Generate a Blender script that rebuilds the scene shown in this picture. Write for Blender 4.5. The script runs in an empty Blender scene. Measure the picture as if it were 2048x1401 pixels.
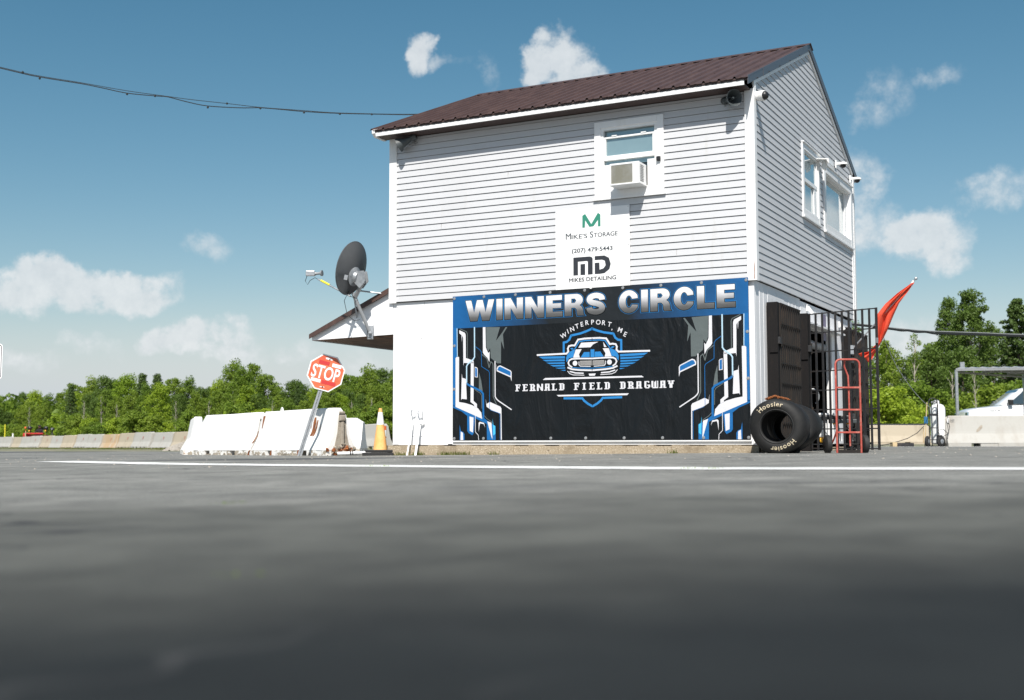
import bpy, bmesh, math, random
import numpy as np
from mathutils import Vector, Matrix
random.seed(7)
C = bpy.context.scene.collection
S = bpy.context.scene
R = math.radians

# ------------------------------------------------------------------ camera
cam_d = bpy.data.cameras.new('camera')
cam = bpy.data.objects.new('camera', cam_d); C.objects.link(cam)
cam_d.sensor_width = 36.0
cam_d.lens = 2411.3 / 2048 * 36.0
cam_d.clip_start = 0.05; cam_d.clip_end = 6000
CAM_H = 0.177
cam.location = (0, 0, CAM_H)
cam.rotation_euler = (R(90) + 0.0752, 0.0022, 0)
cam_d.dof.use_dof = True
cam_d.dof.focus_distance = 18.5
cam_d.dof.aperture_fstop = 2.2
S.camera = cam
S.render.resolution_x = 1024; S.render.resolution_y = 700

# ------------------------------------------------------------------ light
TH = -0.4777                      # heading of the building's front wall
CT, ST = math.cos(TH), math.sin(TH)
BX, BY = 3.40, 16.67              # its near right corner
SUN_EL = R(50); SUN_AZ = R(20.5)
sl = (math.sin(SUN_AZ) * math.cos(SUN_EL), -math.cos(SUN_AZ) * math.cos(SUN_EL), math.sin(SUN_EL))
sun_dir = Vector((sl[0] * CT - sl[1] * ST, sl[0] * ST + sl[1] * CT, sl[2]))
sun_d = bpy.data.lights.new('sun', 'SUN'); sun_d.energy = 4.9; sun_d.angle = R(0.53)
sun_d.color = (1.0, 0.96, 0.9)
sun = bpy.data.objects.new('sun', sun_d); C.objects.link(sun)
sun.rotation_euler = sun_dir.to_track_quat('Z', 'Y').to_euler()
sun.location = (0, -10, 30)

W = bpy.data.worlds.new('World'); S.world = W; W.use_nodes = True
nt = W.node_tree; nt.nodes.clear()
def WN(t, **k):
    n = nt.nodes.new(t)
    for a, b in k.items(): setattr(n, a, b)
    return n
sky = WN('ShaderNodeTexSky', sky_type='NISHITA', sun_disc=False)
sky.sun_elevation = SUN_EL; sky.sun_rotation = math.atan2(sun_dir.x, sun_dir.y)
sky.air_density = 1.0; sky.dust_density = 0.6; sky.ozone_density = 1.3; sky.altitude = 50
bg = WN('ShaderNodeBackground'); out = WN('ShaderNodeOutputWorld')
bg.inputs[1].default_value = 0.115
def wmath(op, a, b=None, c=None, clamp=False):
    n = WN('ShaderNodeMath', operation=op, use_clamp=clamp)
    for i, v in enumerate((a, b, c)):
        if v is None: continue
        if isinstance(v, (int, float)): n.inputs[i].default_value = v
        else: nt.links.new(v, n.inputs[i])
    return n.outputs[0]
tc = WN('ShaderNodeTexCoord'); sep = WN('ShaderNodeSeparateXYZ'); nt.links.new(tc.outputs['Generated'], sep.inputs[0])
n1 = WN('ShaderNodeTexNoise'); n1.inputs['Scale'].default_value = 20; n1.inputs['Detail'].default_value = 9; n1.inputs['Roughness'].default_value = 0.6
n2 = WN('ShaderNodeTexNoise'); n2.inputs['Scale'].default_value = 60; n2.inputs['Detail'].default_value = 6; n2.inputs['Roughness'].default_value = 0.65
for n in (n1, n2): nt.links.new(tc.outputs['Generated'], n.inputs['Vector'])
sc1 = WN('ShaderNodeSeparateColor'); nt.links.new(n1.outputs['Color'], sc1.inputs[0])
az = wmath('ARCTAN2', sep.outputs[0], sep.outputs[1])
el = wmath('ARCSINE', sep.outputs[2])
azw = wmath('ADD', az, wmath('MULTIPLY', wmath('SUBTRACT', sc1.outputs[0], 0.5), 0.075))
elw = wmath('ADD', el, wmath('MULTIPLY', wmath('SUBTRACT', sc1.outputs[1], 0.5), 0.055))
CLOUDS = [(-0.3575, 0.1243, 0.0353, 0.0166, 1), (-0.3145, 0.1192, 0.0394, 0.0149, 1), (-0.388, 0.1132, 0.0249, 0.0133, 0.75), (-0.3354, 0.1292, 0.0166, 0.0091, 0.7), (-0.2502, 0.0806, 0.0353, 0.0133, 0.95), (-0.2225, 0.0739, 0.0187, 0.0083, 0.5), (-0.2479, 0.1577, 0.0249, 0.0124, 0.42), (-0.3451, 0.0741, 0.0228, 0.0083, 0.5), (-0.381, 0.0607, 0.0228, 0.0116, 0.45), (-0.3189, 0.0709, 0.0124, 0.0075, 0.35), (-0.1786, 0.075, 0.0207, 0.0091, 0.45), (-0.1297, 0.0642, 0.027, 0.0133, 0.4), (-0.0708, 0.3164, 0.0133, 0.0124, 0.7), (-0.0551, 0.3078, 0.0166, 0.0066, 0.35), (-0.0255, 0.2995, 0.0158, 0.0158, 0.33), (0.038, 0.3113, 0.0228, 0.0174, 0.95), (0.057, 0.2993, 0.0249, 0.0133, 0.85), (0.303, 0.2664, 0.0207, 0.0249, 0.38), (0.3432, 0.2774, 0.0249, 0.01, 0.4), (0.2862, 0.2037, 0.0187, 0.0228, 0.55), (0.299, 0.1696, 0.0249, 0.0207, 0.5), (0.3329, 0.1581, 0.0332, 0.0207, 0.85), (0.3475, 0.1457, 0.0249, 0.0149, 0.7), (0.3219, 0.086, 0.0311, 0.0174, 0.6), (0.3852, 0.1914, 0.0249, 0.0166, 0.5),
  # the same fair-weather clouds round the rest of the sky
  (0.75, 0.16, 0.09, 0.03, 0.9), (0.95, 0.3, 0.07, 0.03, 0.7), (1.4, 0.12, 0.1, 0.03, 0.9), (2.0, 0.25, 0.1, 0.04, 0.8), (2.7, 0.14, 0.1, 0.03, 0.9), (-0.7, 0.13, 0.08, 0.025, 0.9), (-0.9, 0.28, 0.06, 0.03, 0.7), (-1.5, 0.16, 0.1, 0.03, 0.9), (-2.1, 0.3, 0.08, 0.04, 0.8), (-2.8, 0.12, 0.1, 0.03, 0.9)]
cov = None
for a, e, ra, re, st in CLOUDS:
    dx = wmath('MULTIPLY', wmath('SUBTRACT', azw, a), 1 / (ra * 1.45))
    dy = wmath('MULTIPLY', wmath('SUBTRACT', elw, e), 1 / (re * 1.5))
    d2 = wmath('MULTIPLY_ADD', dx, dx, wmath('MULTIPLY', dy, dy))
    b = wmath('MULTIPLY', wmath('SUBTRACT', 1.0, d2, clamp=True), st)
    cov = b if cov is None else wmath('MAXIMUM', cov, b)
nsum = wmath('ADD', wmath('MULTIPLY', wmath('SUBTRACT', n1.outputs['Fac'], 0.5), 2.2), wmath('MULTIPLY', wmath('SUBTRACT', n2.outputs['Fac'], 0.5), 1.9))
dens = wmath('MULTIPLY_ADD', cov, wmath('ADD', 1.0, nsum), wmath('MULTIPLY', wmath('SUBTRACT', cov, 0.25), 0.12))
mr = WN('ShaderNodeMapRange', interpolation_type='SMOOTHSTEP'); nt.links.new(dens, mr.inputs[0])
mr.inputs[1].default_value = 0.14; mr.inputs[2].default_value = 0.80; mr.inputs[3].default_value = 0.0; mr.inputs[4].default_value = 0.84
shade = WN('ShaderNodeMix', data_type='RGBA'); nt.links.new(n2.outputs['Fac'], shade.inputs[0])
shade.inputs[6].default_value = (3.9, 4.3, 4.6, 1); shade.inputs[7].default_value = (6.4, 6.5, 6.5, 1)
# the photograph's grade of the clear sky, per channel: k * c ** g
KS = 0.1466
ssk = WN('ShaderNodeSeparateColor'); nt.links.new(sky.outputs[0], ssk.inputs[0]); hs = WN('ShaderNodeCombineColor')
for i_, (g_, k_) in enumerate(((1.62, 0.90), (1.12, 0.70), (1.05, 0.635))):
    nt.links.new(wmath('MULTIPLY', wmath('POWER', wmath('MULTIPLY', ssk.outputs[i_], KS), g_), k_ / KS), hs.inputs[i_])
hz = WN('ShaderNodeMapRange', interpolation_type='SMOOTHSTEP'); nt.links.new(el, hz.inputs[0])
hz.inputs[1].default_value = 0.13; hz.inputs[2].default_value = 0.0; hz.inputs[3].default_value = 0; hz.inputs[4].default_value = 0.9
hm = WN('ShaderNodeMix', data_type='RGBA'); nt.links.new(hz.outputs[0], hm.inputs[0]); nt.links.new(hs.outputs[0], hm.inputs[6]); hm.inputs[7].default_value = (3.65, 4.35, 5.05, 1)
mx = WN('ShaderNodeMix', data_type='RGBA'); nt.links.new(mr.outputs[0], mx.inputs[0])
nt.links.new(hm.outputs[2], mx.inputs[6]); nt.links.new(shade.outputs[2], mx.inputs[7])
nt.links.new(mx.outputs[2], bg.inputs[0]); nt.links.new(bg.outputs[0], out.inputs[0])
W.cycles.sampling_method = 'AUTOMATIC'

S.view_settings.view_transform = 'Standard'; S.view_settings.look = 'None'
S.view_settings.gamma = 1.0; S.view_settings.use_curve_mapping = False
S.view_settings.exposure = 0.35
S.render.engine = 'CYCLES'
S.cycles.max_bounces = 6; S.cycles.transparent_max_bounces = 12

# ------------------------------------------------------------------ materials
_m = {}
def mat(name, col, rough=0.7, metal=0.0, noise=None, bump=None, spec=0.5, coat=0.0):
    """noise: list of (scale, colour, lo, hi, (sx,sy,sz)); bump: (scale, strength, distance)"""
    if name in _m: return _m[name]
    m = bpy.data.materials.new(name); m.use_nodes = True; _m[name] = m
    t = m.node_tree; p = t.nodes['Principled BSDF']
    p.inputs['Roughness'].default_value = rough; p.inputs['Metallic'].default_value = metal
    p.inputs['Specular IOR Level'].default_value = spec; p.inputs['Coat Weight'].default_value = coat
    p.inputs['Base Color'].default_value = (*col, 1)
    if noise or bump:
        tcn = t.nodes.new('ShaderNodeTexCoord')
    cur = None
    for sc, c2, lo, hi, st in (noise or []):
        mp = t.nodes.new('ShaderNodeMapping'); t.links.new(tcn.outputs['Object'], mp.inputs[0]); mp.inputs['Scale'].default_value = st
        mp.inputs['Location'].default_value = (sc * .37, sc * .11, 3.1)
        n = t.nodes.new('ShaderNodeTexNoise'); n.inputs['Scale'].default_value = sc; n.inputs['Detail'].default_value = 6
        n.inputs['Roughness'].default_value = 0.62
        t.links.new(mp.outputs[0], n.inputs['Vector'])
        r = t.nodes.new('ShaderNodeMapRange'); t.links.new(n.outputs['Fac'], r.inputs[0])
        r.inputs[1].default_value = lo; r.inputs[2].default_value = hi
        x = t.nodes.new('ShaderNodeMix'); x.data_type = 'RGBA'; t.links.new(r.outputs[0], x.inputs[0])
        if cur is None: x.inputs[6].default_value = (*col, 1)
        else: t.links.new(cur, x.inputs[6])
        x.inputs[7].default_value = (*c2, 1); cur = x.outputs[2]
    if cur is not None: t.links.new(cur, p.inputs['Base Color'])
    if bump:
        n = t.nodes.new('ShaderNodeTexNoise'); n.inputs['Scale'].default_value = bump[0]; n.inputs['Detail'].default_value = 5
        bm_ = t.nodes.new('ShaderNodeMapping'); t.links.new(tcn.outputs['Object'], bm_.inputs[0]); t.links.new(bm_.outputs[0], n.inputs['Vector'])
        if len(bump) > 3: bm_.inputs['Scale'].default_value = bump[3]; bm_.inputs['Rotation'].default_value = (0, 0.5, 0); n.inputs['Distortion'].default_value = 0.6
        b = t.nodes.new('ShaderNodeBump'); b.inputs['Strength'].default_value = bump[1]; b.inputs['Distance'].default_value = bump[2]
        t.links.new(n.outputs['Fac'], b.inputs['Height']); t.links.new(b.outputs[0], p.inputs['Normal'])
    return m
U = (1, 1, 1)
def M(n): return _m[n]
mat('siding', (0.545, 0.55, 0.565), 0.55, noise=[(0.7, (0.50, 0.505, 0.515), 0.5, 0.75, (1, 1, 1)), (3, (0.49, 0.485, 0.47), 0.58, 0.8, (2.5, 2.5, .25)), (26, (0.28, 0.25, 0.2), 0.745, 0.79, (1, 1, .4))], bump=(18, 0.12, 0.004))
mat('white_trim', (0.80, 0.80, 0.80), 0.5, noise=[(3, (0.72, 0.71, 0.68), 0.52, 0.8, (1, 1, .4)), (30, (0.55, 0.5, 0.42), 0.72, 0.8, U)])
mat('white_wall', (0.82, 0.82, 0.83), 0.7, noise=[(2, (0.76, 0.76, 0.76), 0.5, 0.8, (1, 1, .3)), (26, (0.4, 0.35, 0.28), 0.735, 0.78, U)], bump=(30, 0.2, 0.004))
mat('white_plastic', (0.8, 0.8, 0.79), 0.35)
mat('foundation', (0.36, 0.29, 0.20), 0.9, noise=[(60, (0.55, 0.47, 0.36), 0.52, 0.62, U), (35, (0.16, 0.12, 0.08), 0.58, 0.68, U), (2.5, (0.22, 0.17, 0.11), 0.5, 0.7, U)], bump=(60, 0.6, 0.01))
mat('roof_metal', (0.072, 0.040, 0.032), 0.42, 0.0, noise=[(3, (0.10, 0.058, 0.047), 0.45, 0.7, (4, .6, 1))], spec=0.6)
mat('roof_dark', (0.06, 0.035, 0.03), 0.5)
mat('rake_metal', (0.075, 0.075, 0.085), 0.35, spec=0.7)
mat('soffit_wood', (0.16, 0.085, 0.045), 0.8, noise=[(6, (0.05, 0.028, 0.018), 0.45, 0.65, (1, .15, 1)), (22, (0.26, 0.16, 0.09), 0.55, 0.7, (1, .1, 1))])
mat('glass', (0.20, 0.30, 0.33), 0.04, 0.25, spec=1.0, coat=1.0, noise=[(0.8, (0.26, 0.36, 0.38), 0.4, 0.7, U)])
mat('glass_dark', (0.03, 0.05, 0.06), 0.05, 0.1, spec=1.0, coat=1.0)
mat('interior', (0.03, 0.028, 0.026), 0.9)
mat('black_metal', (0.022, 0.022, 0.024), 0.5, noise=[(9, (0.05, 0.04, 0.035), 0.5, 0.75, U)])
mat('black_wood', (0.010, 0.009, 0.009), 0.8, spec=0.2, noise=[(5, (0.03, 0.022, 0.016), 0.6, 0.75, (3, 3, .5)), (16, (0.014, 0.012, 0.012), 0.5, 0.7, (4, 4, .3))], bump=(20, 0.5, 0.006))
mat('rusty_black', (0.024, 0.021, 0.019), 0.75, spec=0.25, noise=[(4, (0.045, 0.032, 0.024), 0.5, 0.72, (1, 1, .5))])
mat('black_sheet', (0.003, 0.003, 0.003), 0.9, spec=0.1)  # near-black backing behind the gate bars
mat('rust', (0.30, 0.10, 0.03), 0.9, noise=[(14, (0.14, 0.05, 0.02), 0.45, 0.65, U), (30, (0.45, 0.2, 0.08), 0.6, 0.7, U)], bump=(40, 0.6, 0.01))
mat('rubber', (0.011, 0.011, 0.011), 0.62, spec=0.35, noise=[(3, (0.026, 0.025, 0.023), 0.5, 0.75, U), (22, (0.018, 0.017, 0.016), 0.5, 0.7, U)], bump=(12, 0.25, 0.006))
mat('rubber_plain', (0.02, 0.02, 0.02), 0.75)
mat('tyre_letter', (0.55, 0.47, 0.33), 0.7, noise=[(30, (0.25, 0.2, 0.13), 0.58, 0.66, U)])
mat('speaker_grey', (0.055, 0.065, 0.068), 0.5)
mat('dish_grey', (0.085, 0.09, 0.095), 0.45, noise=[(6, (0.1, 0.105, 0.11), 0.4, 0.7, U)])
mat('galvanised', (0.42, 0.44, 0.46), 0.42, 0.55, noise=[(14, (0.3, 0.32, 0.34), 0.45, 0.65, U)])
mat('grey_metal', (0.30, 0.31, 0.32), 0.45, 0.3)
mat('yellow', (0.75, 0.66, 0.04), 0.5)
mat('yellow_orange', (0.8, 0.42, 0.03), 0.5)
mat('black_plastic', (0.015, 0.015, 0.017), 0.4)
mat('cable', (0.012, 0.014, 0.014), 0.6)
mat('cable_grey', (0.2, 0.21, 0.21), 0.6)
mat('stop_red', (0.62, 0.11, 0.05), 0.45, noise=[(5, (0.70, 0.20, 0.09), 0.4, 0.7, U), (26, (0.75, 0.6, 0.5), 0.7, 0.76, U)])
mat('stop_tape', (0.55, 0.04, 0.04), 0.4)
mat('sign_white', (0.82, 0.82, 0.82), 0.45)
mat('cone_orange', (0.86, 0.42, 0.13), 0.5, noise=[(7, (0.86, 0.56, 0.22), 0.4, 0.7, U)])
mat('delineator', (0.75, 0.13, 0.03), 0.5)
mat('red_paint', (0.42, 0.075, 0.055), 0.5, noise=[(18, (0.50, 0.17, 0.13), 0.5, 0.66, U), (40, (0.2, 0.07, 0.04), 0.64, 0.7, U)])
mat('flag', (0.95, 0.13, 0.07), 0.8)
mat('barrier_white', (0.79, 0.78, 0.76), 0.85, noise=[(2.2, (0.62, 0.60, 0.56), 0.52, 0.72, (1, 1, .5)), (9, (0.5, 0.46, 0.4), 0.64, 0.74, (1, 1, .3)), (45, (0.35, 0.3, 0.24), 0.71, 0.75, U)], bump=(30, 0.35, 0.008))
mat('barrier_foot', (0.80, 0.79, 0.76), 0.9, noise=[(7, (0.36, 0.31, 0.24), 0.50, 0.56, (1, 1, 1.5)), (11, (0.06, 0.05, 0.04), 0.60, 0.66, U), (9, (0.34, 0.13, 0.04), 0.66, 0.72, U)], bump=(30, 0.5, 0.01))
mat('concrete_raw', (0.36, 0.32, 0.26), 0.9, noise=[(40, (0.12, 0.10, 0.08), 0.6, 0.68, U), (8, (0.24, 0.2, 0.16), 0.5, 0.7, U)], bump=(50, 0.5, 0.008))
mat('barrier_grey', (0.42, 0.41, 0.38), 0.9, noise=[(2.5, (0.34, 0.31, 0.27), 0.48, 0.72, (1, 1, .35)), (40, (0.26, 0.23, 0.2), 0.66, 0.74, U)], bump=(30, 0.3, 0.006))
mat('barrier_tan', (0.44, 0.38, 0.29), 0.9, noise=[(2.5, (0.32, 0.27, 0.20), 0.48, 0.72, (1, 1, .35))])
mat('barrier_orange', (0.46, 0.33, 0.20), 0.9, noise=[(2, (0.46, 0.42, 0.35), 0.45, 0.68, (1, 1, .35))])
mat('barrier_blue', (0.45, 0.46, 0.46), 0.9, noise=[(2.5, (0.34, 0.34, 0.33), 0.5, 0.74, (1, 1, .35))])
mat('red_mark', (0.45, 0.05, 0.04), 0.8)
mat('black_paint', (0.02, 0.02, 0.02), 0.6)
mat('gravel', (0.30, 0.27, 0.23), 0.95, noise=[(2, (0.42, 0.39, 0.35), 0.4, 0.7, U)])
mat('car_paint', (0.80, 0.81, 0.82), 0.2, coat=1.0)
mat('kart_red', (0.45, 0.02, 0.02), 0.35)
mat('cloth_black', (0.015, 0.015, 0.018), 0.9)
mat('skin', (0.45, 0.28, 0.2), 0.6)
mat('birch_bark', (0.42, 0.38, 0.32), 0.9, noise=[(3, (0.2, 0.17, 0.14), 0.5, 0.7, (1, 1, 3))])
mat('bark', (0.13, 0.10, 0.08), 0.95, noise=[(4, (0.07, 0.055, 0.045), 0.4, 0.7, (1, 1, .3))])
mat('print_white', (0.66, 0.66, 0.69), 0.42, bump=(5, 0.35, 0.03))
mat('print_pale', (0.42, 0.60, 0.72), 0.42, bump=(5, 0.35, 0.03))
mat('print_blue', (0.005, 0.12, 0.35), 0.42, bump=(5, 0.35, 0.03))
mat('print_azure', (0.02, 0.20, 0.50), 0.42, bump=(5, 0.35, 0.03))
mat('print_cyan', (0.06, 0.45, 0.75), 0.42, bump=(5, 0.35, 0.03))
mat('print_grey', (0.10, 0.12, 0.12), 0.45, bump=(5, 0.35, 0.03))
mat('print_silver', (0.35, 0.34, 0.33), 0.45)
mat('print_black', (0.005, 0.0065, 0.008), 0.42, spec=0.3, bump=(3.2, 0.9, 0.08, (1, 1, .38)))
mat('ink_green', (0.03, 0.22, 0.15), 0.5); mat('ink_grey', (0.05, 0.06, 0.07), 0.5)
mat('ink_dark', (0.025, 0.028, 0.035), 0.5); mat('ink_faint', (0.66, 0.69, 0.71), 0.5); mat('ink_fainter', (0.76, 0.77, 0.78), 0.5)
mat('grommet', (0.4, 0.4, 0.4), 0.35, 0.6)
mat('ac_grille', (0.30, 0.29, 0.20), 0.6, noise=[(4, (0.42, 0.41, 0.35), 0.45, 0.65, U)])
mat('poster', (0.16, 0.14, 0.22), 0.5)
mat('paint_line', (0.78, 0.78, 0.76), 0.8, noise=[(1.2, (0.62, 0.62, 0.6), 0.45, 0.7, U), (24, (0.25, 0.25, 0.25), 0.60, 0.70, U)], bump=(60, 0.4, 0.01))
mat('paint_faded', (0.34, 0.34, 0.33), 0.85, noise=[(5, (0.2, 0.2, 0.2), 0.48, 0.62, U)])
mat('wood_light', (0.5, 0.38, 0.22), 0.8)
mat('blue_paint', (0.02, 0.12, 0.25), 0.5)

def gradient_mat(name, axis, stops, rough=0.42):
    """colour printed along one of the thing's own axes (metres)"""
    m = bpy.data.materials.new(name); m.use_nodes = True; _m[name] = m
    t = m.node_tree; p = t.nodes['Principled BSDF']; p.inputs['Roughness'].default_value = rough
    a = t.nodes.new('ShaderNodeTexCoord'); s = t.nodes.new('ShaderNodeSeparateXYZ'); t.links.new(a.outputs['Object'], s.inputs[0])
    nz = t.nodes.new('ShaderNodeTexNoise'); nz.inputs['Scale'].default_value = 3; t.links.new(a.outputs['Object'], nz.inputs[0])
    lo, hi = stops[0][0], stops[-1][0]
    ad = t.nodes.new('ShaderNodeMath'); ad.operation = 'MULTIPLY_ADD'; t.links.new(nz.outputs['Fac'], ad.inputs[0])
    ad.inputs[1].default_value = (hi - lo) * 0.15; t.links.new(s.outputs[axis], ad.inputs[2])
    r = t.nodes.new('ShaderNodeMapRange'); t.links.new(ad.outputs[0], r.inputs[0])
    r.inputs[1].default_value = lo + (hi - lo) * 0.075; r.inputs[2].default_value = hi + (hi - lo) * 0.075
    c = t.nodes.new('ShaderNodeValToRGB'); t.links.new(r.outputs[0], c.inputs[0])
    e = c.color_ramp.elements
    while len(e) < len(stops): e.new(0.5)
    for k, (q, col) in enumerate(stops):
        e[k].position = (q - lo) / (hi - lo); e[k].color = (*col, 1)
    t.links.new(c.outputs[0], p.inputs['Base Color'])
    n = t.nodes.new('ShaderNodeTexNoise'); n.inputs['Scale'].default_value = 5; t.links.new(a.outputs['Object'], n.inputs[0])
    b = t.nodes.new('ShaderNodeBump'); b.inputs['Strength'].default_value = 0.35; b.inputs['Distance'].default_value = 0.03
    t.links.new(n.outputs['Fac'], b.inputs['Height']); t.links.new(b.outputs[0], p.inputs['Normal'])
    return m
BL = (0.004, 0.095, 0.28); BK = (0.007, 0.009, 0.011)
gradient_mat('print_header', 0, [(0.0, BL), (0.9, (0.004, 0.06, 0.17)), (1.7, BK), (3.0, BK), (4.0, (0.004, 0.06, 0.17)), (4.77, BL)])
gradient_mat('print_letter', 2, [(1.82, (0.04, 0.04, 0.04)), (1.91, (0.10, 0.10, 0.10)), (1.99, (0.30, 0.30, 0.31)), (2.08, (0.66, 0.66, 0.68)), (2.18, (0.72, 0.72, 0.74))])

def foliage(name, c1, c2, c3, trans=0.35):
    m = bpy.data.materials.new(name); m.use_nodes = True; _m[name] = m
    t = m.node_tree; t.nodes.clear()
    o = t.nodes.new('ShaderNodeOutputMaterial')
    g = t.nodes.new('ShaderNodeNewGeometry'); oi = t.nodes.new('ShaderNodeObjectInfo')
    x1 = t.nodes.new('ShaderNodeMix'); x1.data_type = 'RGBA'; t.links.new(g.outputs['Random Per Island'], x1.inputs[0])
    x1.inputs[6].default_value = (*c1, 1); x1.inputs[7].default_value = (*c2, 1)
    x2 = t.nodes.new('ShaderNodeMix'); x2.data_type = 'RGBA'
    mm = t.nodes.new('ShaderNodeMath'); mm.operation = 'MULTIPLY'; mm.inputs[1].default_value = 0.75
    t.links.new(oi.outputs['Random'], mm.inputs[0]); t.links.new(mm.outputs[0], x2.inputs[0])
    t.links.new(x1.outputs[2], x2.inputs[6]); x2.inputs[7].default_value = (*c3, 1)
    d = t.nodes.new('ShaderNodeBsdfPrincipled'); d.inputs['Roughness'].default_value = 0.55; d.inputs['Specular IOR Level'].default_value = 0.3
    tr = t.nodes.new('ShaderNodeBsdfTranslucent'); ms = t.nodes.new('ShaderNodeMixShader'); ms.inputs[0].default_value = trans
    t.links.new(x2.outputs[2], d.inputs['Base Color']); t.links.new(x2.outputs[2], tr.inputs[0])
    t.links.new(d.outputs[0], ms.inputs[1]); t.links.new(tr.outputs[0], ms.inputs[2]); t.links.new(ms.outputs[0], o.inputs[0])
    return m
foliage('leaf_mid', (0.17, 0.25, 0.028), (0.30, 0.39, 0.05), (0.14, 0.235, 0.03), 0.45)
foliage('leaf_bright', (0.27, 0.37, 0.03), (0.42, 0.52, 0.05), (0.21, 0.33, 0.03), 0.45)
foliage('leaf_dark', (0.09, 0.155, 0.028), (0.16, 0.24, 0.045), (0.11, 0.175, 0.03), 0.4)
foliage('leaf_pine', (0.055, 0.10, 0.026), (0.11, 0.165, 0.04), (0.08, 0.13, 0.028), 0.2)
_m.pop('flag'); foliage('flag', (0.95, 0.15, 0.08), (0.95, 0.15, 0.08), (0.95, 0.15, 0.08), 0.4)
foliage('leaf_grass', (0.09, 0.13, 0.025), (0.22, 0.22, 0.06), (0.12, 0.15, 0.03))

# asphalt: old, sun-bleached, patchy
def asphalt_mat():
    m = bpy.data.materials.new('asphalt'); m.use_nodes = True; _m['asphalt'] = m
    t = m.node_tree; p = t.nodes['Principled BSDF']; p.inputs['Roughness'].default_value = 0.85; p.inputs['Specular IOR Level'].default_value = 0.25
    a = t.nodes.new('ShaderNodeTexCoord')
    def noise(s, st=(1, 1, 1), det=5, rg=0.6, loc=(0, 0, 0)):
        mp = t.nodes.new('ShaderNodeMapping'); mp.inputs['Scale'].default_value = st; mp.inputs['Location'].default_value = loc
        t.links.new(a.outputs['Object'], mp.inputs[0])
        n = t.nodes.new('ShaderNodeTexNoise'); n.inputs['Scale'].default_value = s; n.inputs['Detail'].default_value = det; n.inputs['Roughness'].default_value = rg
        t.links.new(mp.outputs[0], n.inputs[0]); return n.outputs['Fac']
    def mix(f, lo, hi, A, B):
        r = t.nodes.new('ShaderNodeMapRange'); r.interpolation_type = 'SMOOTHSTEP'; t.links.new(f, r.inputs[0]); r.inputs[1].default_value = lo; r.inputs[2].default_value = hi
        x = t.nodes.new('ShaderNodeMix'); x.data_type = 'RGBA'; t.links.new(r.outputs[0], x.inputs[0])
        for i, v in ((6, A), (7, B)):
            if isinstance(v, tuple): x.inputs[i].default_value = (*v, 1)
            else: t.links.new(v, x.inputs[i])
        return x.outputs[2]
    c = mix(noise(0.9), 0.30, 0.72, (0.165, 0.165, 0.152), (0.250, 0.247, 0.228))
    c = mix(noise(5.5, loc=(4, 9, 0)), 0.50, 0.80, c, (0.125, 0.125, 0.116))
    c = mix(noise(110, det=2, rg=0.7), 0.54, 0.68, c, (0.36, 0.355, 0.335))
    c = mix(noise(150, det=2, rg=0.7, loc=(7, 3, 0)), 0.56, 0.68, c, (0.045, 0.047, 0.05))
    # strips of darker sealer laid across the lot
    w = noise(0.16, (0.35, 1, 1), 4, 0.5, (3, 1.4, 0))
    c = mix(w, 0.56, 0.62, c, (0.075, 0.078, 0.08))
    # foreground shading painted into the colour, in noisy steps darker towards the camera
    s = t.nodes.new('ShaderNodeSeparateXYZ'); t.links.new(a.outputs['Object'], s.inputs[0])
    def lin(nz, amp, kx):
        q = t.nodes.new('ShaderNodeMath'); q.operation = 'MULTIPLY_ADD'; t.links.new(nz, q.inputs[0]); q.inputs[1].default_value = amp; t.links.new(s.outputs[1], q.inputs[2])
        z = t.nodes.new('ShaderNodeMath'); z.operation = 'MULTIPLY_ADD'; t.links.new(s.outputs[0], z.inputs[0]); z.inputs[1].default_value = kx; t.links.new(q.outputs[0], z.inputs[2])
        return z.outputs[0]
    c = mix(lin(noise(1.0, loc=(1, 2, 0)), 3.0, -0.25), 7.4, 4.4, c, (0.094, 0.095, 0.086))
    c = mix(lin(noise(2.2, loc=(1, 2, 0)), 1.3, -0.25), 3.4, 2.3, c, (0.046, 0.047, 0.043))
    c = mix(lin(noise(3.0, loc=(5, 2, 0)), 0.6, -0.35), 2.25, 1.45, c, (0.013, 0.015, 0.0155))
    dk = mix(noise(3.0, loc=(2, 6, 0), det=4), 0.33, 0.67, (0.45, 0.45, 0.46), (1.5, 1.5, 1.46))
    ml = t.nodes.new('ShaderNodeMix'); ml.data_type = 'RGBA'; ml.blend_type = 'MULTIPLY'; ml.inputs[0].default_value = 0.3
    t.links.new(c, ml.inputs[6]); t.links.new(dk, ml.inputs[7]); c = ml.outputs[2]
    # cracks
    v = t.nodes.new('ShaderNodeTexVoronoi'); v.feature = 'DISTANCE_TO_EDGE'; v.inputs['Scale'].default_value = 0.45
    wp = t.nodes.new('ShaderNodeVectorMath'); wp.operation = 'MULTIPLY_ADD'
    nn = t.nodes.new('ShaderNodeTexNoise'); nn.inputs['Scale'].default_value = 1.8; t.links.new(a.outputs['Object'], nn.inputs[0])
    t.links.new(nn.outputs['Color'], wp.inputs[0]); wp.inputs[1].default_value = (0.9, 0.9, 0); t.links.new(a.outputs['Object'], wp.inputs[2])
    t.links.new(wp.outputs[0], v.inputs['Vector'])
    cr = mix(v.outputs['Distance'], 0.002, 0.007, (0.05, 0.05, 0.05), c)
    c = mix(noise(0.35, loc=(8, 1, 0)), 0.50, 0.60, c, cr)
    t.links.new(c, p.inputs['Base Color'])
    b = t.nodes.new('ShaderNodeBump'); b.inputs['Strength'].default_value = 0.7; b.inputs['Distance'].default_value = 0.008
    t.links.new(noise(90, det=3), b.inputs['Height']); t.links.new(b.outputs[0], p.inputs['Normal'])
    return m
asphalt_mat()
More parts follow.
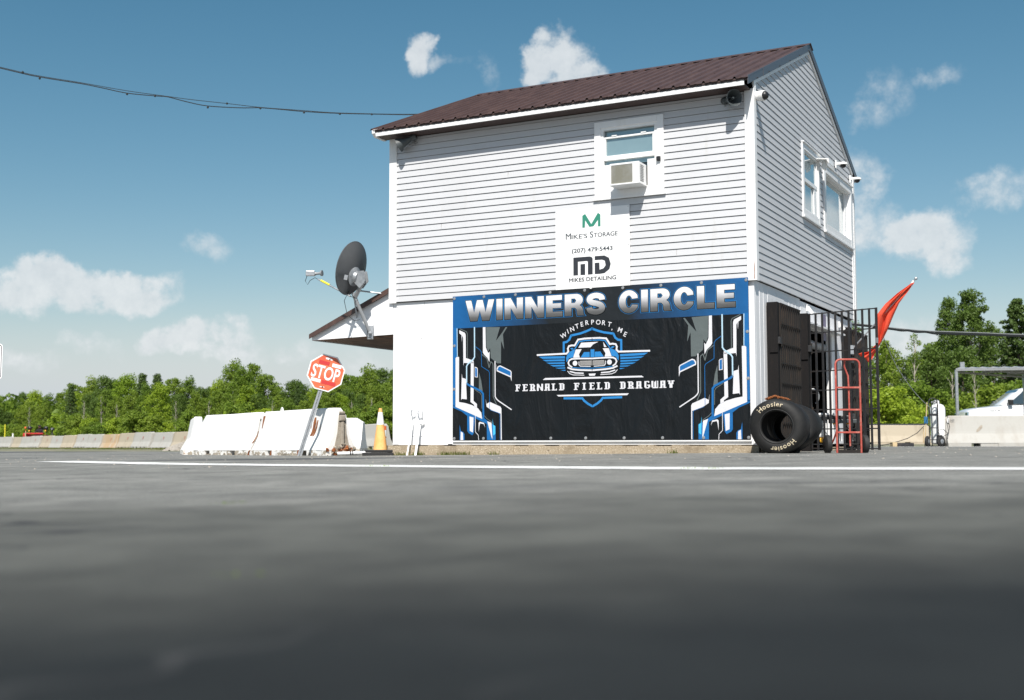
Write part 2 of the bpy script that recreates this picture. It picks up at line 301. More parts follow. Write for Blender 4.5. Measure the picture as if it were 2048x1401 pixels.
mat('dirt', (0.24, 0.21, 0.16), 0.95, noise=[(0.6, (0.11, 0.13, 0.04), 0.46, 0.6, U), (5, (0.34, 0.31, 0.26), 0.5, 0.7, U), (0.2, (0.07, 0.11, 0.025), 0.5, 0.62, U)], bump=(12, 0.6, 0.03))

# ------------------------------------------------------------------ mesh helpers
def zg(x):
    """height of the lot: level on the right, falling gently away to the left"""
    return 0.0 if x >= 3 else -0.4 * (1 - math.exp(-0.012 * (3 - x) / 0.4))

class MB:
    def __init__(s): s.v = []; s.f = []; s.mi = []; s.m = 0
    def add(s, vs, fs):
        b = len(s.v); s.v += [tuple(v) for v in vs]; s.f += [tuple(b + i for i in f) for f in fs]; s.mi += [s.m] * len(fs); return s
    def box(s, x0, x1, y0, y1, z0, z1):
        vs = [(x, y, z) for z in (z0, z1) for y in (y0, y1) for x in (x0, x1)]
        return s.add(vs, [(0, 2, 3, 1), (4, 5, 7, 6), (0, 1, 5, 4), (2, 6, 7, 3), (0, 4, 6, 2), (1, 3, 7, 5)])
    def obox(s, p0, p1, w, d, up=(0, 0, 1)):
        """bar from p0 to p1, w wide, d deep"""
        p0 = Vector(p0); p1 = Vector(p1); a = (p1 - p0).normalized(); u = Vector(up)
        if abs(a.dot(u)) > 0.98: u = Vector((0, 1, 0))
        b = a.cross(u).normalized(); c = b.cross(a).normalized()
        vs = [p + b * (i * w / 2) + c * (j * d / 2) for p in (p0, p1) for j in (-1, 1) for i in (-1, 1)]
        return s.add(vs, [(0, 2, 3, 1), (4, 5, 7, 6), (0, 1, 5, 4), (2, 6, 7, 3), (0, 4, 6, 2), (1, 3, 7, 5)])
    def prism(s, pts, axis, a, b):
        """polygon pts (2-D) pushed along axis from a to b"""
        n = len(pts)
        def P(p, q): return {'x': (q, p[0], p[1]), 'y': (p[0], q, p[1]), 'z': (p[0], p[1], q)}[axis]
        vs = [P(p, a) for p in pts] + [P(p, b) for p in pts]
        return s.add(vs, [tuple(range(n)), tuple(range(2 * n - 1, n - 1, -1))] + [(i, n + i, n + (i + 1) % n, (i + 1) % n) for i in range(n)])
    def poly(s, pts): return s.add(pts, [tuple(range(len(pts)))])
    def tube(s, pts, r, n=8, cap=True):
        pts = [Vector(p) for p in pts]; rr = r if isinstance(r, (list, tuple)) else [r] * len(pts)
        vs = []; pu = None
        for i, p in enumerate(pts):
            d = (pts[min(i + 1, len(pts) - 1)] - pts[max(i - 1, 0)]).normalized()
            if pu is None:
                u = Vector((0, 0, 1)) if abs(d.z) < 0.9 else Vector((1, 0, 0)); pu = (u - d * u.dot(d)).normalized()
            else: pu = (pu - d * pu.dot(d)).normalized()
            w = d.cross(pu)
            vs += [p + (pu * math.cos(2 * math.pi * k / n) + w * math.sin(2 * math.pi * k / n)) * rr[i] for k in range(n)]
        fs = [(i * n + k, i * n + (k + 1) % n, (i + 1) * n + (k + 1) % n, (i + 1) * n + k) for i in range(len(pts) - 1) for k in range(n)]
        if cap: fs += [tuple(range(n - 1, -1, -1)), tuple(range((len(pts) - 1) * n, len(pts) * n))]
        return s.add(vs, fs)
    def lathe(s, prof, o, ax, n=24, cap=True):
        """prof: (distance along axis, radius)"""
        o = Vector(o); ax = Vector(ax).normalized(); u = Vector((0, 0, 1)) if abs(ax.z) < 0.9 else Vector((1, 0, 0))
        u = (u - ax * u.dot(ax)).normalized(); w = ax.cross(u); vs = []
        for a, r in prof:
            vs += [o + ax * a + (u * math.cos(2 * math.pi * k / n) + w * math.sin(2 * math.pi * k / n)) * r for k in range(n)]
        L = len(prof)
        fs = [(i * n + k, i * n + (k + 1) % n, (i + 1) * n + (k + 1) % n, (i + 1) * n + k) for i in range(L - 1) for k in range(n)]
        if cap: fs += [tuple(range(n - 1, -1, -1)), tuple(range((L - 1) * n, L * n))]
        return s.add(vs, fs)
    def ball(s, c, r, n=12, sq=(1, 1, 1)):
        c = Vector(c); vs = []; k = n // 2
        for i in range(k + 1):
            a = math.pi * i / k
            vs += [c + Vector((sq[0] * r * math.sin(a) * math.cos(2 * math.pi * j / n), sq[1] * r * math.sin(a) * math.sin(2 * math.pi * j / n), sq[2] * r * math.cos(a))) for j in range(n)]
        return s.add(vs, [(i * n + j, (i + 1) * n + j, (i + 1) * n + (j + 1) % n, i * n + (j + 1) % n) for i in range(k) for j in range(n)])
    def build(s, name, m, parent=None, smooth=False, bevel=0, seg=2):
        me = bpy.data.meshes.new(name); me.from_pydata(s.v, [], s.f)
        for x in (m if isinstance(m, (list, tuple)) else [m]): me.materials.append(_m[x])
        if isinstance(m, (list, tuple)): me.polygons.foreach_set('material_index', s.mi)
        me.validate(); me.update()
        bm = bmesh.new(); bm.from_mesh(me); bmesh.ops.recalc_face_normals(bm, faces=bm.faces) if len(s.f) > 1 else None
        bm.to_mesh(me); bm.free()
        if smooth:
            me.polygons.foreach_set('use_smooth', [True] * len(me.polygons))
            try: me.set_sharp_from_angle(angle=R(40))
            except Exception: pass
        o = bpy.data.objects.new(name, me); C.objects.link(o)
        if parent is not None: o.parent = parent
        if bevel:
            b = o.modifiers.new('bevel', 'BEVEL'); b.width = bevel; b.segments = seg; b.limit_method = 'ANGLE'
        return o
def tag(o, label, cat, group=None, kind=None):
    if label: o['label'] = label
    if cat: o['category'] = cat
    if group: o['group'] = group
    if kind: o['kind'] = kind
    return o
def thing(name, loc, rz, label, cat, group=None):
    o = bpy.data.objects.new(name, None); C.objects.link(o); o.location = loc; o.rotation_euler = (0, 0, rz)
    o.empty_display_size = 0.1
    return tag(o, label, cat, group)
def copy_thing(src, loc, rz, label=None, group=None, scale=None):
    r = src.copy(); C.objects.link(r); r.location = loc; r.rotation_euler = (0, 0, rz)
    if scale is not None: r.scale = scale
    if label: r['label'] = label
    if group: r['group'] = group
    for ch in list(src.children):
        c = ch.copy(); C.objects.link(c); c.parent = r
        for g in list(ch.children):
            d = g.copy(); C.objects.link(d); d.parent = c
    return r
def BW(lx, ly, lz=0.0):
    return (BX + lx * CT - ly * ST, BY + lx * ST + ly * CT, lz)
def bthing(name, lx, ly, lz, label, cat, group=None):
    return thing(name, BW(lx, ly, lz), TH, label, cat, group)

_tc = {}
def txt(s, h=1.0, w=None, off=0.0, sx=1.0, space=1.0):
    """text as flat 2-D polygons, cap height h, from x=0; w stretches it to a width"""
    key = (s, off, space)
    if key not in _tc:
        cu = bpy.data.curves.new('t', 'FONT'); cu.body = s; cu.size = 1; cu.offset = off; cu.resolution_u = 4; cu.space_character = space
        o = bpy.data.objects.new('t', cu); C.objects.link(o)
        bpy.context.view_layer.update()
        dg = bpy.context.evaluated_depsgraph_get(); ev = o.evaluated_get(dg); me = ev.to_mesh()
        vs = [(v.co.x, v.co.y) for v in me.vertices]; fs = [tuple(p.vertices) for p in me.polygons]
        ev.to_mesh_clear(); bpy.data.objects.remove(o); bpy.data.curves.remove(cu)
        _tc[key] = (vs, fs)
    vs, fs = _tc[key]
    cap = 0.729
    x0 = min(v[0] for v in vs); x1 = max(v[0] for v in vs)
    k = h / cap; kx = k * sx if w is None else w / (x1 - x0)
    return [((x - x0) * kx, y * k) for x, y in vs], fs
def text_part(s, name, m, parent, x, y, z, h, w=None, off=0.0, centre=False, sx=1.0, space=1.0):
    v, f = txt(s, h, w, off, sx, space)
    if centre: x -= max(p[0] for p in v) / 2
    mb = MB(); mb.add([(x + a, y, z + b) for a, b in v], f)
    return mb.build(name, m, parent)
# ------------------------------------------------------------------ the ground
def ground_sheet(name, m, yr, dz, kind='structure', x0=-420, x1=420):
    xs = [x0, -250, -160, -110, -80] + [v * 2.0 - 70 for v in range(0, 36)] + [2.5, 3.0] + [6, 12, 20, 30, 45, 60, 90, 150, 250, x1]
    xs = sorted(set(x for x in xs if x0 <= x <= x1))
    mb = MB(); vs = []; ny = None
    for x in xs:
        col = yr(x); ny = len(col)
        vs += [(x, y, zg(x) + dz) for y in col]
    fs = [(i * ny + j, (i + 1) * ny + j, (i + 1) * ny + j + 1, i * ny + j + 1) for i in range(len(xs) - 1) for j in range(ny - 1)]
    mb.add(vs, fs); o = mb.build(name, m); o['kind'] = kind
    return o
ground_sheet('ground', 'dirt', lambda x: [-60, 0, 60, 200, 600, 1500], 0.0, x0=-900, x1=900)
def lot_edge(x):
    if x < -9: return 36 + (-9 - x) * 1.12 + 0.5 * math.sin(x * 1.3)
    return 31.6 + max(0, (3 - x)) * 0.36 + 0.35 * math.sin(x * 1.7) if x < 3 else 31.6
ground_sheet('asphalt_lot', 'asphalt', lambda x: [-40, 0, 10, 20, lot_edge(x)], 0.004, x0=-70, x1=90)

def strip(name, pts, w, m, dz, label=None):
    """painted strip along pts (ground x, y), w wide"""
    mb = MB(); vs = []
    P = []
    for i in range(len(pts) - 1):
        for k in range(12): t = k / 12; P.append((pts[i][0] * (1 - t) + pts[i + 1][0] * t, pts[i][1] * (1 - t) + pts[i + 1][1] * t))
    P.append(pts[-1])
    for i, p in enumerate(P):
        a = P[max(i - 1, 0)]; b = P[min(i + 1, len(P) - 1)]; d = Vector((b[0] - a[0], b[1] - a[1])).normalized()
        ww = w * (1 + 0.09 * math.sin(i * 1.9) + 0.06 * math.sin(i * 4.1)) / 2
        for sgn in (-1, 1):
            x = p[0] - d.y * ww * sgn; y = p[1] + d.x * ww * sgn
            vs.append((x, y, zg(x) + dz))
    mb.add(vs, [(2 * i, 2 * i + 1, 2 * i + 3, 2 * i + 2) for i in range(len(P) - 1)])
    o = mb.build(name, m); o['kind'] = 'structure'; return o
strip('painted_line', [(-6.3, 16.7), (-3.6, 13.1), (0.0, 9.45), (1.3, 8.25), (3.1, 7.1), (5.2, 5.7), (8, 3.8)], 0.56, 'paint_line', 0.008)
strip('faded_line', [(1.2, 13.2), (2.6, 13.1), (4.6, 12.2), (6.0, 11.2)], 0.12, 'paint_faded', 0.008)
strip('edge_line', [(7.5, 30.9), (40, 30.3)], 0.5, 'paint_line', 0.008)

# ------------------------------------------------------------------ the building
D = 6.60; WB = 6.04; HS = 2.42; EAVE = 5.10; RIDGE = 6.72; SL = 0.418; OV = 0.33; XL = -6.22; XR = 0.045
bld = bthing('two_storey_building', 0, 0, 0, 'two-storey white clapboard building with brown metal gable roof on the lot', 'building')
EX = 0.1016; LAP = 0.016

# core walls behind the cladding
c = MB(); c.box(-WB + .2, -.20, .20, D - .2, HS, 5.15); c.prism([(.20, 5.15), (D - .2, 5.15), (D / 2, 6.45)], 'x', -WB + .2, -.2)
c.build('core_wall', 'interior', bld)
def board(s0f, s1f, z0, z1, face, holes, name='siding_board'):
    """one clapboard course: s0f/s1f(z) give its ends; cut round openings"""
    mb = MB()
    def P(s, z, d):
        return (s, -d, z) if face == 'front' else (d, s, z)
    def piece(a0, a1, b0, b1, za, zb):
        lp = .013 if face == 'front' else .0085; ta = lp * (1 - (za - z0) / EX); tb = lp * (1 - (zb - z0) / EX)
        if abs(zb - z1) < 1e-6: zb = zb - .007
        vs = [P(a0, za, ta), P(a1, za, ta), P(b1, zb, tb), P(b0, zb, tb), P(a0, za, -.02), P(a1, za, -.02), P(b1, zb, -.02), P(b0, zb, -.02)]
        q_ = MB(); q_.add(vs, [(0, 1, 2, 3), (0, 4, 5, 1), (1, 5, 6, 2), (3, 2, 6, 7), (0, 3, 7, 4), (4, 7, 6, 5)]); q_.build(name, 'siding', bld)
    hs = [h for h in holes if z1 > h[2] and z0 < h[3]]
    cur0, cur1 = s0f(z0), s0f(z1)
    for h in sorted(hs):
        piece(cur0, h[0], cur1, h[0], z0, z1)
        if z1 > h[3] + .003: piece(h[0], h[1], h[0], h[1], h[3], z1)
        if z0 < h[2] - .003: piece(h[0], h[1], h[0], h[1], z0, h[2])
        cur0 = cur1 = h[1]
    piece(cur0, s1f(z0), cur1, s1f(z1), z0, z1)
WIN = (-2.416, -1.322, 3.775, 4.922)       # outer edge of casing, front window
G1 = (2.735, 3.90, 3.785, 4.965); G2 = (4.225, 6.49, 3.77, 4.91)
ins = .05
def shrink(q): return (q[0] + ins, q[1] - ins, q[2] + ins, q[3] - ins)
z = HS
while z < EAVE - .02:
    board(lambda q: -WB + .115, lambda q: -.10, z, min(z + EX, EAVE), 'front', [shrink(WIN)])
    z += EX
z = HS; k = 0
while z < 6.58:
    z1 = min(z + EX, 6.60)
    f0 = lambda q: max(0.10, (q - 5.22) / SL + .02)
    f1 = lambda q: min(D - .10, D - ((q - 5.22) / SL + .02))
    if f1(z1) - f0(z1) > 0.0 or f1(z) - f0(z) > .05:
        board(f0, lambda q: max(f1(q), f0(q)), z, z1, 'side', [shrink(G1), shrink(G2)])
    z += EX
# plain cladding on the two sides turned away
c = MB(); c.box(-WB, -WB + .05, .02, D - .02, HS, 5.2); c.box(-WB + .05, -.02, D - .05, D, HS, 5.2); c.prism([(.02, 5.2), (D - .02, 5.2), (D / 2, 6.55)], 'x', -WB, -WB + .05)
c.build('rear_cladding', 'siding', bld)
# corner boards
tp = .024
for nm, bx in (('corner_board', (-.115, tp, -tp, .0, HS - .02, 5.12)), ('corner_board', (.0, tp, .001, .10, HS - .02, 5.20)),
               ('corner_board', (-WB - tp, -WB + .115, -tp, .0, HS - .02, 5.12)), ('corner_board', (-.0, tp, D - .10, D + tp, HS - .02, 5.16)),
               ('corner_board', (-WB - tp, -WB - .001, .001, .10, HS - .02, 5.16))):
    MB().box(*bx).build(nm, 'white_trim', bld, bevel=.003)
c = MB(); c.box(.026, .036, D - .02, D + .09, 2.36, 5.1); c.build('downpipe', 'white_trim', bld)
# lower storey
MB().box(-WB + .035, -.035, .032, .09, .115, HS + .01).build('painted_wall', 'white_wall', bld)
for a, b in ((-WB + .035, -WB + .06),): MB().box(a, b, .09, D - .05, .115, HS).build('side_wall', 'white_wall', bld)
MB().box(-WB + .06, -.06, D - .09, D - .04, .115, HS).build('rear_wall', 'white_wall', bld)
OP = (2.62, 4.80, 2.00)                  # doorway in the gable wall
for a, b, z0, z1, t in ((.092, .70, .10, 2.41, 0), (.703, 1.62, .10, 2.41, .004), (1.623, 2.60, .10, 2.41, 0), (2.603, OP[0], .10, 2.38, .006), (OP[0] + .002, OP[1] - .002, OP[2], 2.38, .006), (OP[1], 5.72, .10, 2.38, .006), (5.723, D - .06, .10, 2.38, 0)):
    MB().box(-.09, -.034 + t, a, b, z0, z1).build('wall_panel', 'white_wall', bld, bevel=.002)
for y in (.28, .48, .95, 1.2, 1.42, 1.9, 2.1, 2.3, 5.0, 5.25, 5.5):
    MB().box(-.034, -.030, y, y + .012, .10, 2.40).build('wall_batten', 'white_wall', bld)
MB().box(-.12, -.02, OP[0] - .10, OP[1] + .30, 1.995, 2.03).build('door_hood', 'white_trim', bld)
MB().box(-.02, .14, OP[0] - .10, OP[1] + .30, 2.005, 2.035).build('door_hood', 'white_trim', bld)
MB().box(-.13, -.03, OP[1] - .03, OP[1], .10, 2.0).build('door_jamb', 'white_trim', bld)
MB().box(-.13, -.03, OP[0], OP[0] + .03, .10, 2.0).build('door_jamb', 'white_trim', bld)
c = MB(); c.tube([(-.17, OP[0] + .06, 1.78), (-.17, OP[1] - .05, 1.78)], .07, 14); c.build('shutter_roll', 'grey_metal', bld, smooth=True)
MB().box(-.018, -.012, 4.02, 4.30, 1.86, 2.30).build('notice', 'poster', bld)
MB().box(-WB + .06, -.1, .1, D - .1, .10, .112).build('room_floor', 'interior', bld)
c = MB(); c.box(-.125, -.10, .13, OP[0] - .01, .11, HS - .1); c.box(-.125, -.10, OP[1] + .01, D - .15, .11, HS - .1); c.box(-2.5, -2.45, .1, D - .1, .11, HS); c.box(-2.45, -.1, .1, .13, .11, HS); c.box(-2.45, -.1, D - .14, D - .11, .11, HS); c.box(-2.5, -.1, .1, D - .1, HS - .06, HS - .01)
c.build('room_lining', 'interior', bld)
c = MB(); rq = random.Random(9)
for i in range(34):
    c.ball((-WB + .12 + rq.randrange(0, 8) * .405 * .37 + rq.uniform(-.01, .01), .0315, .25 + rq.randrange(0, 9) * .26), .006, 5)
c.build('nail_heads', 'interior', bld)
for x in (-WB + 1.22 * .0 + .62,): MB().box(x, x + .004, .0305, .033, .12, HS - .02).build('sheet_seam', 'print_silver', bld)
c = MB(); c.add([(-.018, -.0255, 2.42), (-.006, -.0255, 2.42), (-.004, -.0255, 2.56), (-.010, -.0255, 2.70), (-.016, -.0255, 2.62), (-.013, -.0255, 2.50)], [(0, 1, 2, 3, 4, 5)]); c.build('rust_stain', 'rust', bld)
c = MB(); rq = random.Random(12)
for k_ in range(4, 24, 7):
    for x_ in ([-3.9, -1.15, -5.1][k_ % 3] + rq.uniform(-.05, .05),):
        z_ = HS + k_ * EX
        if WIN[0] - .05 < x_ < WIN[1] + .05 and z_ > 3.6: continue
        c.box(x_, x_ + .003, -.0125, -.0, z_ + .004, z_ + EX - .012)
c.build('lap_joint', 'print_silver', bld)
# seam where the upper cladding overhangs the lower wall
MB().box(-WB + .02, -.02, .0, .09, HS - .012, HS - .001).build('seam', 'black_paint', bld)
# foundation
c = MB(); n = 24
top = [(-WB - .02 + (WB + .03) * i / n) for i in range(n + 1)]
for i in range(n):
    a, b = top[i], top[i + 1]; h = .107 + .006 * math.sin(i * 2.7)
    c.box(a, b - (0.0), -.035 - .008 * math.sin(i * 1.9), .05, -.4, h)
c.box(-.035, .03 - .0, .052, 1.9, -.3, .09); c.box(-.035, -.005, 1.9, 2.7, -.3, .07)
c.box(-WB - .02, -WB + .1, .05, D, -.4, .1); c.box(-.035, .02, 4.6, D, -.3, .06); c.box(-WB, 0, D - .1, D, -.4, .1)
c.build('foundation', 'foundation', bld)
# the rotten black gap of peeled paint over the foundation
random.seed(3)
c = MB(); x = -WB + .05
while x < -.1:
    l = random.uniform(.04, .28); c.box(x, x + l, .018, .031, .108 + random.uniform(0, .008), .116 + random.uniform(.0, .014)); x += l + random.uniform(.02, .5)
c.build('peeled_edge', 'black_paint', bld)
MB().box(-4.88, -.07, .005, .031, .118, .178).build('base_board', 'white_trim', bld)

# roof
def zr(y): return RIDGE - SL * abs(D / 2 - y)
c = MB()
c.prism([(-OV, zr(-OV) - .02), (D / 2, RIDGE - .02), (D + OV, zr(D + OV) - .02), (D + OV, zr(D + OV) - .05), (D / 2, RIDGE - .06), (-OV, zr(-OV) - .05)], 'x', XL + .01, XR - .01)
c.build('roof_deck', 'roof_dark', bld)
npan = 7; pw = (XR - XL) / npan
def roof_panel(x0, side):
    prof = []                              # ribs across one sheet: four high, two low swells between
    for r in range(4):
        u = x0 + pw * r / 4
        prof += [(u, 0), (u + .016, .030), (u + .040, .030), (u + .056, 0)]
        prof += [(u + pw / 4 * .47, 0), (u + pw / 4 * .50, .005), (u + pw / 4 * .64, .005), (u + pw / 4 * .67, 0)]
    prof.append((x0 + pw, 0))
    y0, y1 = (-OV - .03, D / 2) if side else (D + OV + .03, D / 2)
    mb = MB(); n = len(prof)
    vs = [(x, y0, zr(y0) + h) for x, h in prof] + [(x, y1, zr(y1) + h) for x, h in prof] + [(x, y0, zr(y0) + h - .004) for x, h in prof]
    mb.add(vs, [(i, i + 1, n + i + 1, n + i) for i in range(n - 1)] + [(i, 2 * n + i, 2 * n + i + 1, i + 1) for i in range(n - 1)])
    o = mb.build('roof_panel', 'roof_metal', bld)
    sc = MB()                              # screws beside the ribs
    if side:
        for r in range(4):
            for t in (.04, .3, .55, .8):
                y = y0 + (y1 - y0) * t; x = x0 + pw * r / 4 + .07
                sc.ball((x, y, zr(y) + .004), .007, 6)
        sc.build('screws', 'roof_dark', o)
for i in range(npan):
    roof_panel(XL + i * pw, True); roof_panel(XL + i * pw, False)
c = MB(); c.prism([(D / 2 - .17, zr(D / 2 - .17) + .026), (D / 2, RIDGE + .032), (D / 2 + .17, zr(D / 2 + .17) + .026), (D / 2 + .17, zr(D / 2 + .17) + .020), (D / 2, RIDGE + .024), (D / 2 - .17, zr(D / 2 - .17) + .020)], 'x', XL - .01, XR + .02)
c.build('ridge_cap', 'roof_metal', bld)
MB().box(XL + .09, XR - .07, -OV, -OV + .02, 5.095, 5.168).build('fascia', 'white_trim', bld)
MB().box(XL + .06, XR - .05, -OV - .012, -OV + .004, 5.172, 5.200).build('drip_edge', 'roof_dark', bld)
MB().box(XL + .09, XR - .03, D + OV - .02, D + OV, 5.095, 5.168).build('fascia', 'white_trim', bld)
MB().box(XL + .09, XR - .07, -OV + .021, .0, 5.10, 5.112).build('soffit', 'roof_dark', bld)  # coloured dark to deepen the shade under the front eave
MB().box(XL + .09, XR - .07, D, D + OV - .021, 5.10, 5.112).build('soffit', 'white_trim', bld)
# bird-mouth end of the left eave
MB().prism([(-OV - .02, zr(-OV) - .0), (-OV - .02, zr(-OV) - .06), (-OV + .05, 5.09), (.0, 5.09), (.0, zr(0) - .02)], 'x', XL + .03, XL + .085).build('rake_board', 'white_trim', bld)
MB().prism([(.001, zr(0) - .16), (D / 2, RIDGE - .16), (D / 2, RIDGE - .055), (.001, zr(0) - .055)], 'x', XL + .03, XL + .055).build('rake_board', 'white_trim', bld)
# rakes on the right gable: slate-coloured flashing over a thin white board
for sgn in (1, -1):
    def Yv(y): return y if sgn > 0 else D - y
    for j, (a, b) in enumerate(((-OV - .02, .42), (.424, D / 2))):
        MB().prism([(Yv(a), zr(a) - .10), (Yv(b), zr(b) - .10), (Yv(b), zr(b) + .022), (Yv(a), zr(a) + .022)], 'x', XR - .014, XR - .002 + .004 * j).build('rake_flashing', 'rake_metal', bld)
    MB().prism([(Yv(-.02), zr(-.02) - .155), (Yv(D / 2), RIDGE - .155), (Yv(D / 2), RIDGE - .105), (Yv(-.02), zr(-.02) - .105)], 'x', -.0, XR - .018).build('rake_board', 'white_trim', bld)
c = MB()
for k in range(6):
    y = .1 + k * .62; c.ball((XR + .004, y, zr(y) - .085), .010, 6)
c.build('screws', 'black_paint', bld)

# windows
def casing(name, q, face, w, p0, p1, bottom=None):
    mb = MB(); a, b, z0, z1 = q; wb = bottom or w
    def bx(s0, s1, za, zb, e=0):
        if face == 'front': mb.box(s0, s1, -p1 - e, -p0, za, zb)
        else: mb.box(p0, p1 + e, s0, s1, za, zb)
    bx(a, a + w, z0, z1); bx(b - w, b, z0, z1); bx(a + w, b - w, z1 - w, z1, .003); bx(a + w, b - w, z0, z0 + wb, -.003)
    return mb.build(name, 'white_trim', bld, bevel=.003)
def bxf(face, s0, s1, p0, p1, za, zb, name, m, par, bev=0):
    mb = MB()
    if face == 'front': mb.box(s0, s1, -p1, -p0, za, zb)
    else: mb.box(p0, p1, s0, s1, za, zb)
    return mb.build(name, m, par, bevel=bev)
# front window
w0 = casing('window', WIN, 'front', .10, -.03, .032)
bxf('front', WIN[0] - .02, WIN[1] + .02, .0, .045, WIN[2] - .035, WIN[2] - .003, 'sill', 'white_trim', w0, .003)
a, b = -2.316, -1.422
for s0, s1, za, zb in ((a, a + .045, 3.875, 4.822), (b - .045, b, 3.875, 4.822), (a + .045, b - .045, 4.785, 4.822)):
    bxf('front', s0, s1, -.05, .02, za, zb, 'frame', 'white_plastic', w0)
a, b = -2.271, -1.467
bxf('front', a, b, -.065, -.055, 4.65, 4.785, 'pane', 'glass', w0)
bxf('front', a, b, -.085, -.075, 4.2, 4.66, 'pane', 'glass_dark', w0)
MB().box(a + .2, a + .58, .066, .07, 4.69, 4.77).build('blind', 'print_silver', w0)
for za, zb in ((4.66, 4.685), (4.33, 4.40)): bxf('front', a, b, -.05, .012, za, zb, 'sash', 'white_plastic', w0, .003)
for s0 in (a, b - .035): bxf('front', s0, s0 + .035, -.05, .008, 4.40, 4.66, 'sash', 'white_plastic', w0, .003)
bxf('front', a + .035, b - .035, -.03, -.02, 4.40, 4.66, 'pane', 'glass', w0)
for x in (a + .17, b - .17): bxf('front', x - .04, x + .04, -.03, .02, 4.685, 4.705, 'catch', 'white_plastic', w0)
bxf('front', a, b, -.05, -.04, 4.26, 4.33, 'pane', 'glass', w0)
# side panels either side of the air conditioner
bxf('front', a, -2.06, -.045, .0, 3.875, 4.265, 'filler_panel', 'white_plastic', w0)
bxf('front', -1.585, b, -.045, .0, 3.875, 4.29, 'filler_panel', 'white_plastic', w0)
bxf('front', a, b, -.045, -.005, 3.81, 3.875, 'filler_panel', 'white_plastic', w0)
# gable window, double hung
w1 = casing('window', G1, 'side', .10, -.03, .030)
bxf('side', G1[0] - .02, G1[1] + .02, .0, .05, G1[2] - .04, G1[2] - .003, 'sill', 'white_trim', w1, .003)
bxf('side', G1[0] - .005, G1[1] + .01, .0, .055, G1[3] + .002, G1[3] + .02, 'drip_cap', 'white_trim', w1)
a, b = G1[0] + .1, G1[1] - .1
for s0, s1, za, zb in ((a, a + .03, 3.885, 4.865), (b - .05, b, 3.885, 4.865), (a + .03, b - .05, 4.835, 4.865), (a + .03, b - .05, 4.36, 4.42), (a + .03, b - .05, 3.885, 3.915)):
    bxf('side', s0, s1, -.02, .012, za, zb, 'sash', 'white_plastic', w1)
bxf('side', a + .03, b - .05, -.018, -.010, 4.42, 4.835, 'pane', 'glass', w1)
bxf('side', a + .03, b - .05, -.03, -.022, 3.915, 4.36, 'pane', 'glass', w1)
bxf('side', b - .24, b - .05, -.021, .004, 3.915, 4.36, 'sash', 'white_plastic', w1)
# gable window, deep fixed pane
w2 = casing('window', G2, 'side', .13, -.03, .030)
bxf('side', G2[0] - .01, G2[1] + .02, .0, .05, G2[2] - .04, G2[2] - .003, 'sill', 'white_trim', w2, .003)
bxf('side', G2[0] - .005, G2[1] + .01, .0, .055, G2[3] + .002, G2[3] + .02, 'drip_cap', 'white_trim', w2)
a, b = G2[0] + .13, G2[1] - .13
bxf('side', a, b, -.09, -.08, 3.90, 4.78, 'pane', 'glass', w2)
for s0, s1, za, zb in ((a, b, 4.76, 4.78), (a, b, 3.90, 3.92), (a - .002, a + .02, 3.92, 4.76), (b - .03, b, 3.92, 4.76)):
    bxf('side', s0, s1, -.08, .0, za, zb, 'reveal', 'white_trim', w2)
bxf('side', b - .16, b - .03, -.079, -.05, 3.92, 4.76, 'reveal', 'white_trim', w2)

# lean-to roof on the left side
LX = -7.60
MB().prism([(-WB + .03, 1.90), (LX, 1.87), (LX, 1.93), (-WB + .03, 2.60)], 'y', .02, .06).build('lean_to_gable', 'white_wall', bld)
n = 7
for i in range(n):
    a = LX + .02 + (WB - .03 + LX + .02) * -i / n; b = LX + .02 + (WB - .03 + LX + .02) * -(i + 1) / n
    MB().box(a, b - .012, .061, D - .1, 1.872, 1.888).build('soffit_plank', 'soffit_wood', bld)
for i in range(12):
    y = .3 + i * .52
    MB().prism([(-WB, 1.89), (LX + .05, 1.89), (LX + .05, 1.93), (-WB, 2.56)], 'y', y, y + .04).build('rafter', 'soffit_wood', bld)
MB().prism([(-WB - .03, 2.615), (LX - .03, 1.940), (LX - .03, 1.975), (-WB - .03, 2.655)], 'y', -.03, D).build('lean_to_roof', 'roof_dark', bld)
MB().prism([(-WB - .03, 2.560), (LX - .035, 1.890), (LX - .035, 1.965), (-WB - .03, 2.645)], 'y', -.045, -.031).build('lean_to_rake', 'roof_metal', bld)
MB().box(LX - .02, LX - .001, .02, D, 1.86, 1.93).build('lean_to_fascia', 'white_trim', bld)
MB().box(LX + .05, LX + .15, D - .2, D - .1, -.4, 1.87).build('lean_to_post', 'white_trim', bld)

# ------------------------------------------------------------------ things fixed to the walls
# air conditioner
ac = bthing('air_conditioner', -1.82, -.30, 3.875, 'white window air conditioner jutting from the upstairs front window', 'air conditioner')
MB().box(-.22, .22, .004, .30, .02, .325).build('body', 'white_plastic', ac, bevel=.008)
MB().box(-.215, .12, -.004, .004, .035, .295).build('coil', 'ac_grille', ac)
c = MB()
for i in range(17): z = .045 + i * .0148; c.box(-.212, .118, -.009, -.005, z, z + .0035)
c.build('grille_wires', 'print_silver', ac)
c = MB()
for i in range(10): c.box(.2195, .2225, .04 + (i % 2) * .01, .17 + (i % 2) * .01, .05 + i * .025, .06 + i * .025)
c.build('side_louvres', 'interior', ac)
for q in ((-.235, .235, -.03, .30, -.0, .02), (-.235, -.213, -.012, .004, .02, .325), (.12, .225, -.012, .004, .02, .325), (-.213, .12, -.012, .004, .297, .325)):
    MB().box(*q).build('housing', 'white_plastic', ac, bevel=.004)
bx = bthing('sensor_box', -1.395, -.035, 4.265, 'small black box screwed to the right casing of front window', 'sensor')
MB().box(-.032, .032, -.035, 0, -.035, .035).build('box_body', 'black_plastic', bx, bevel=.012, seg=3)

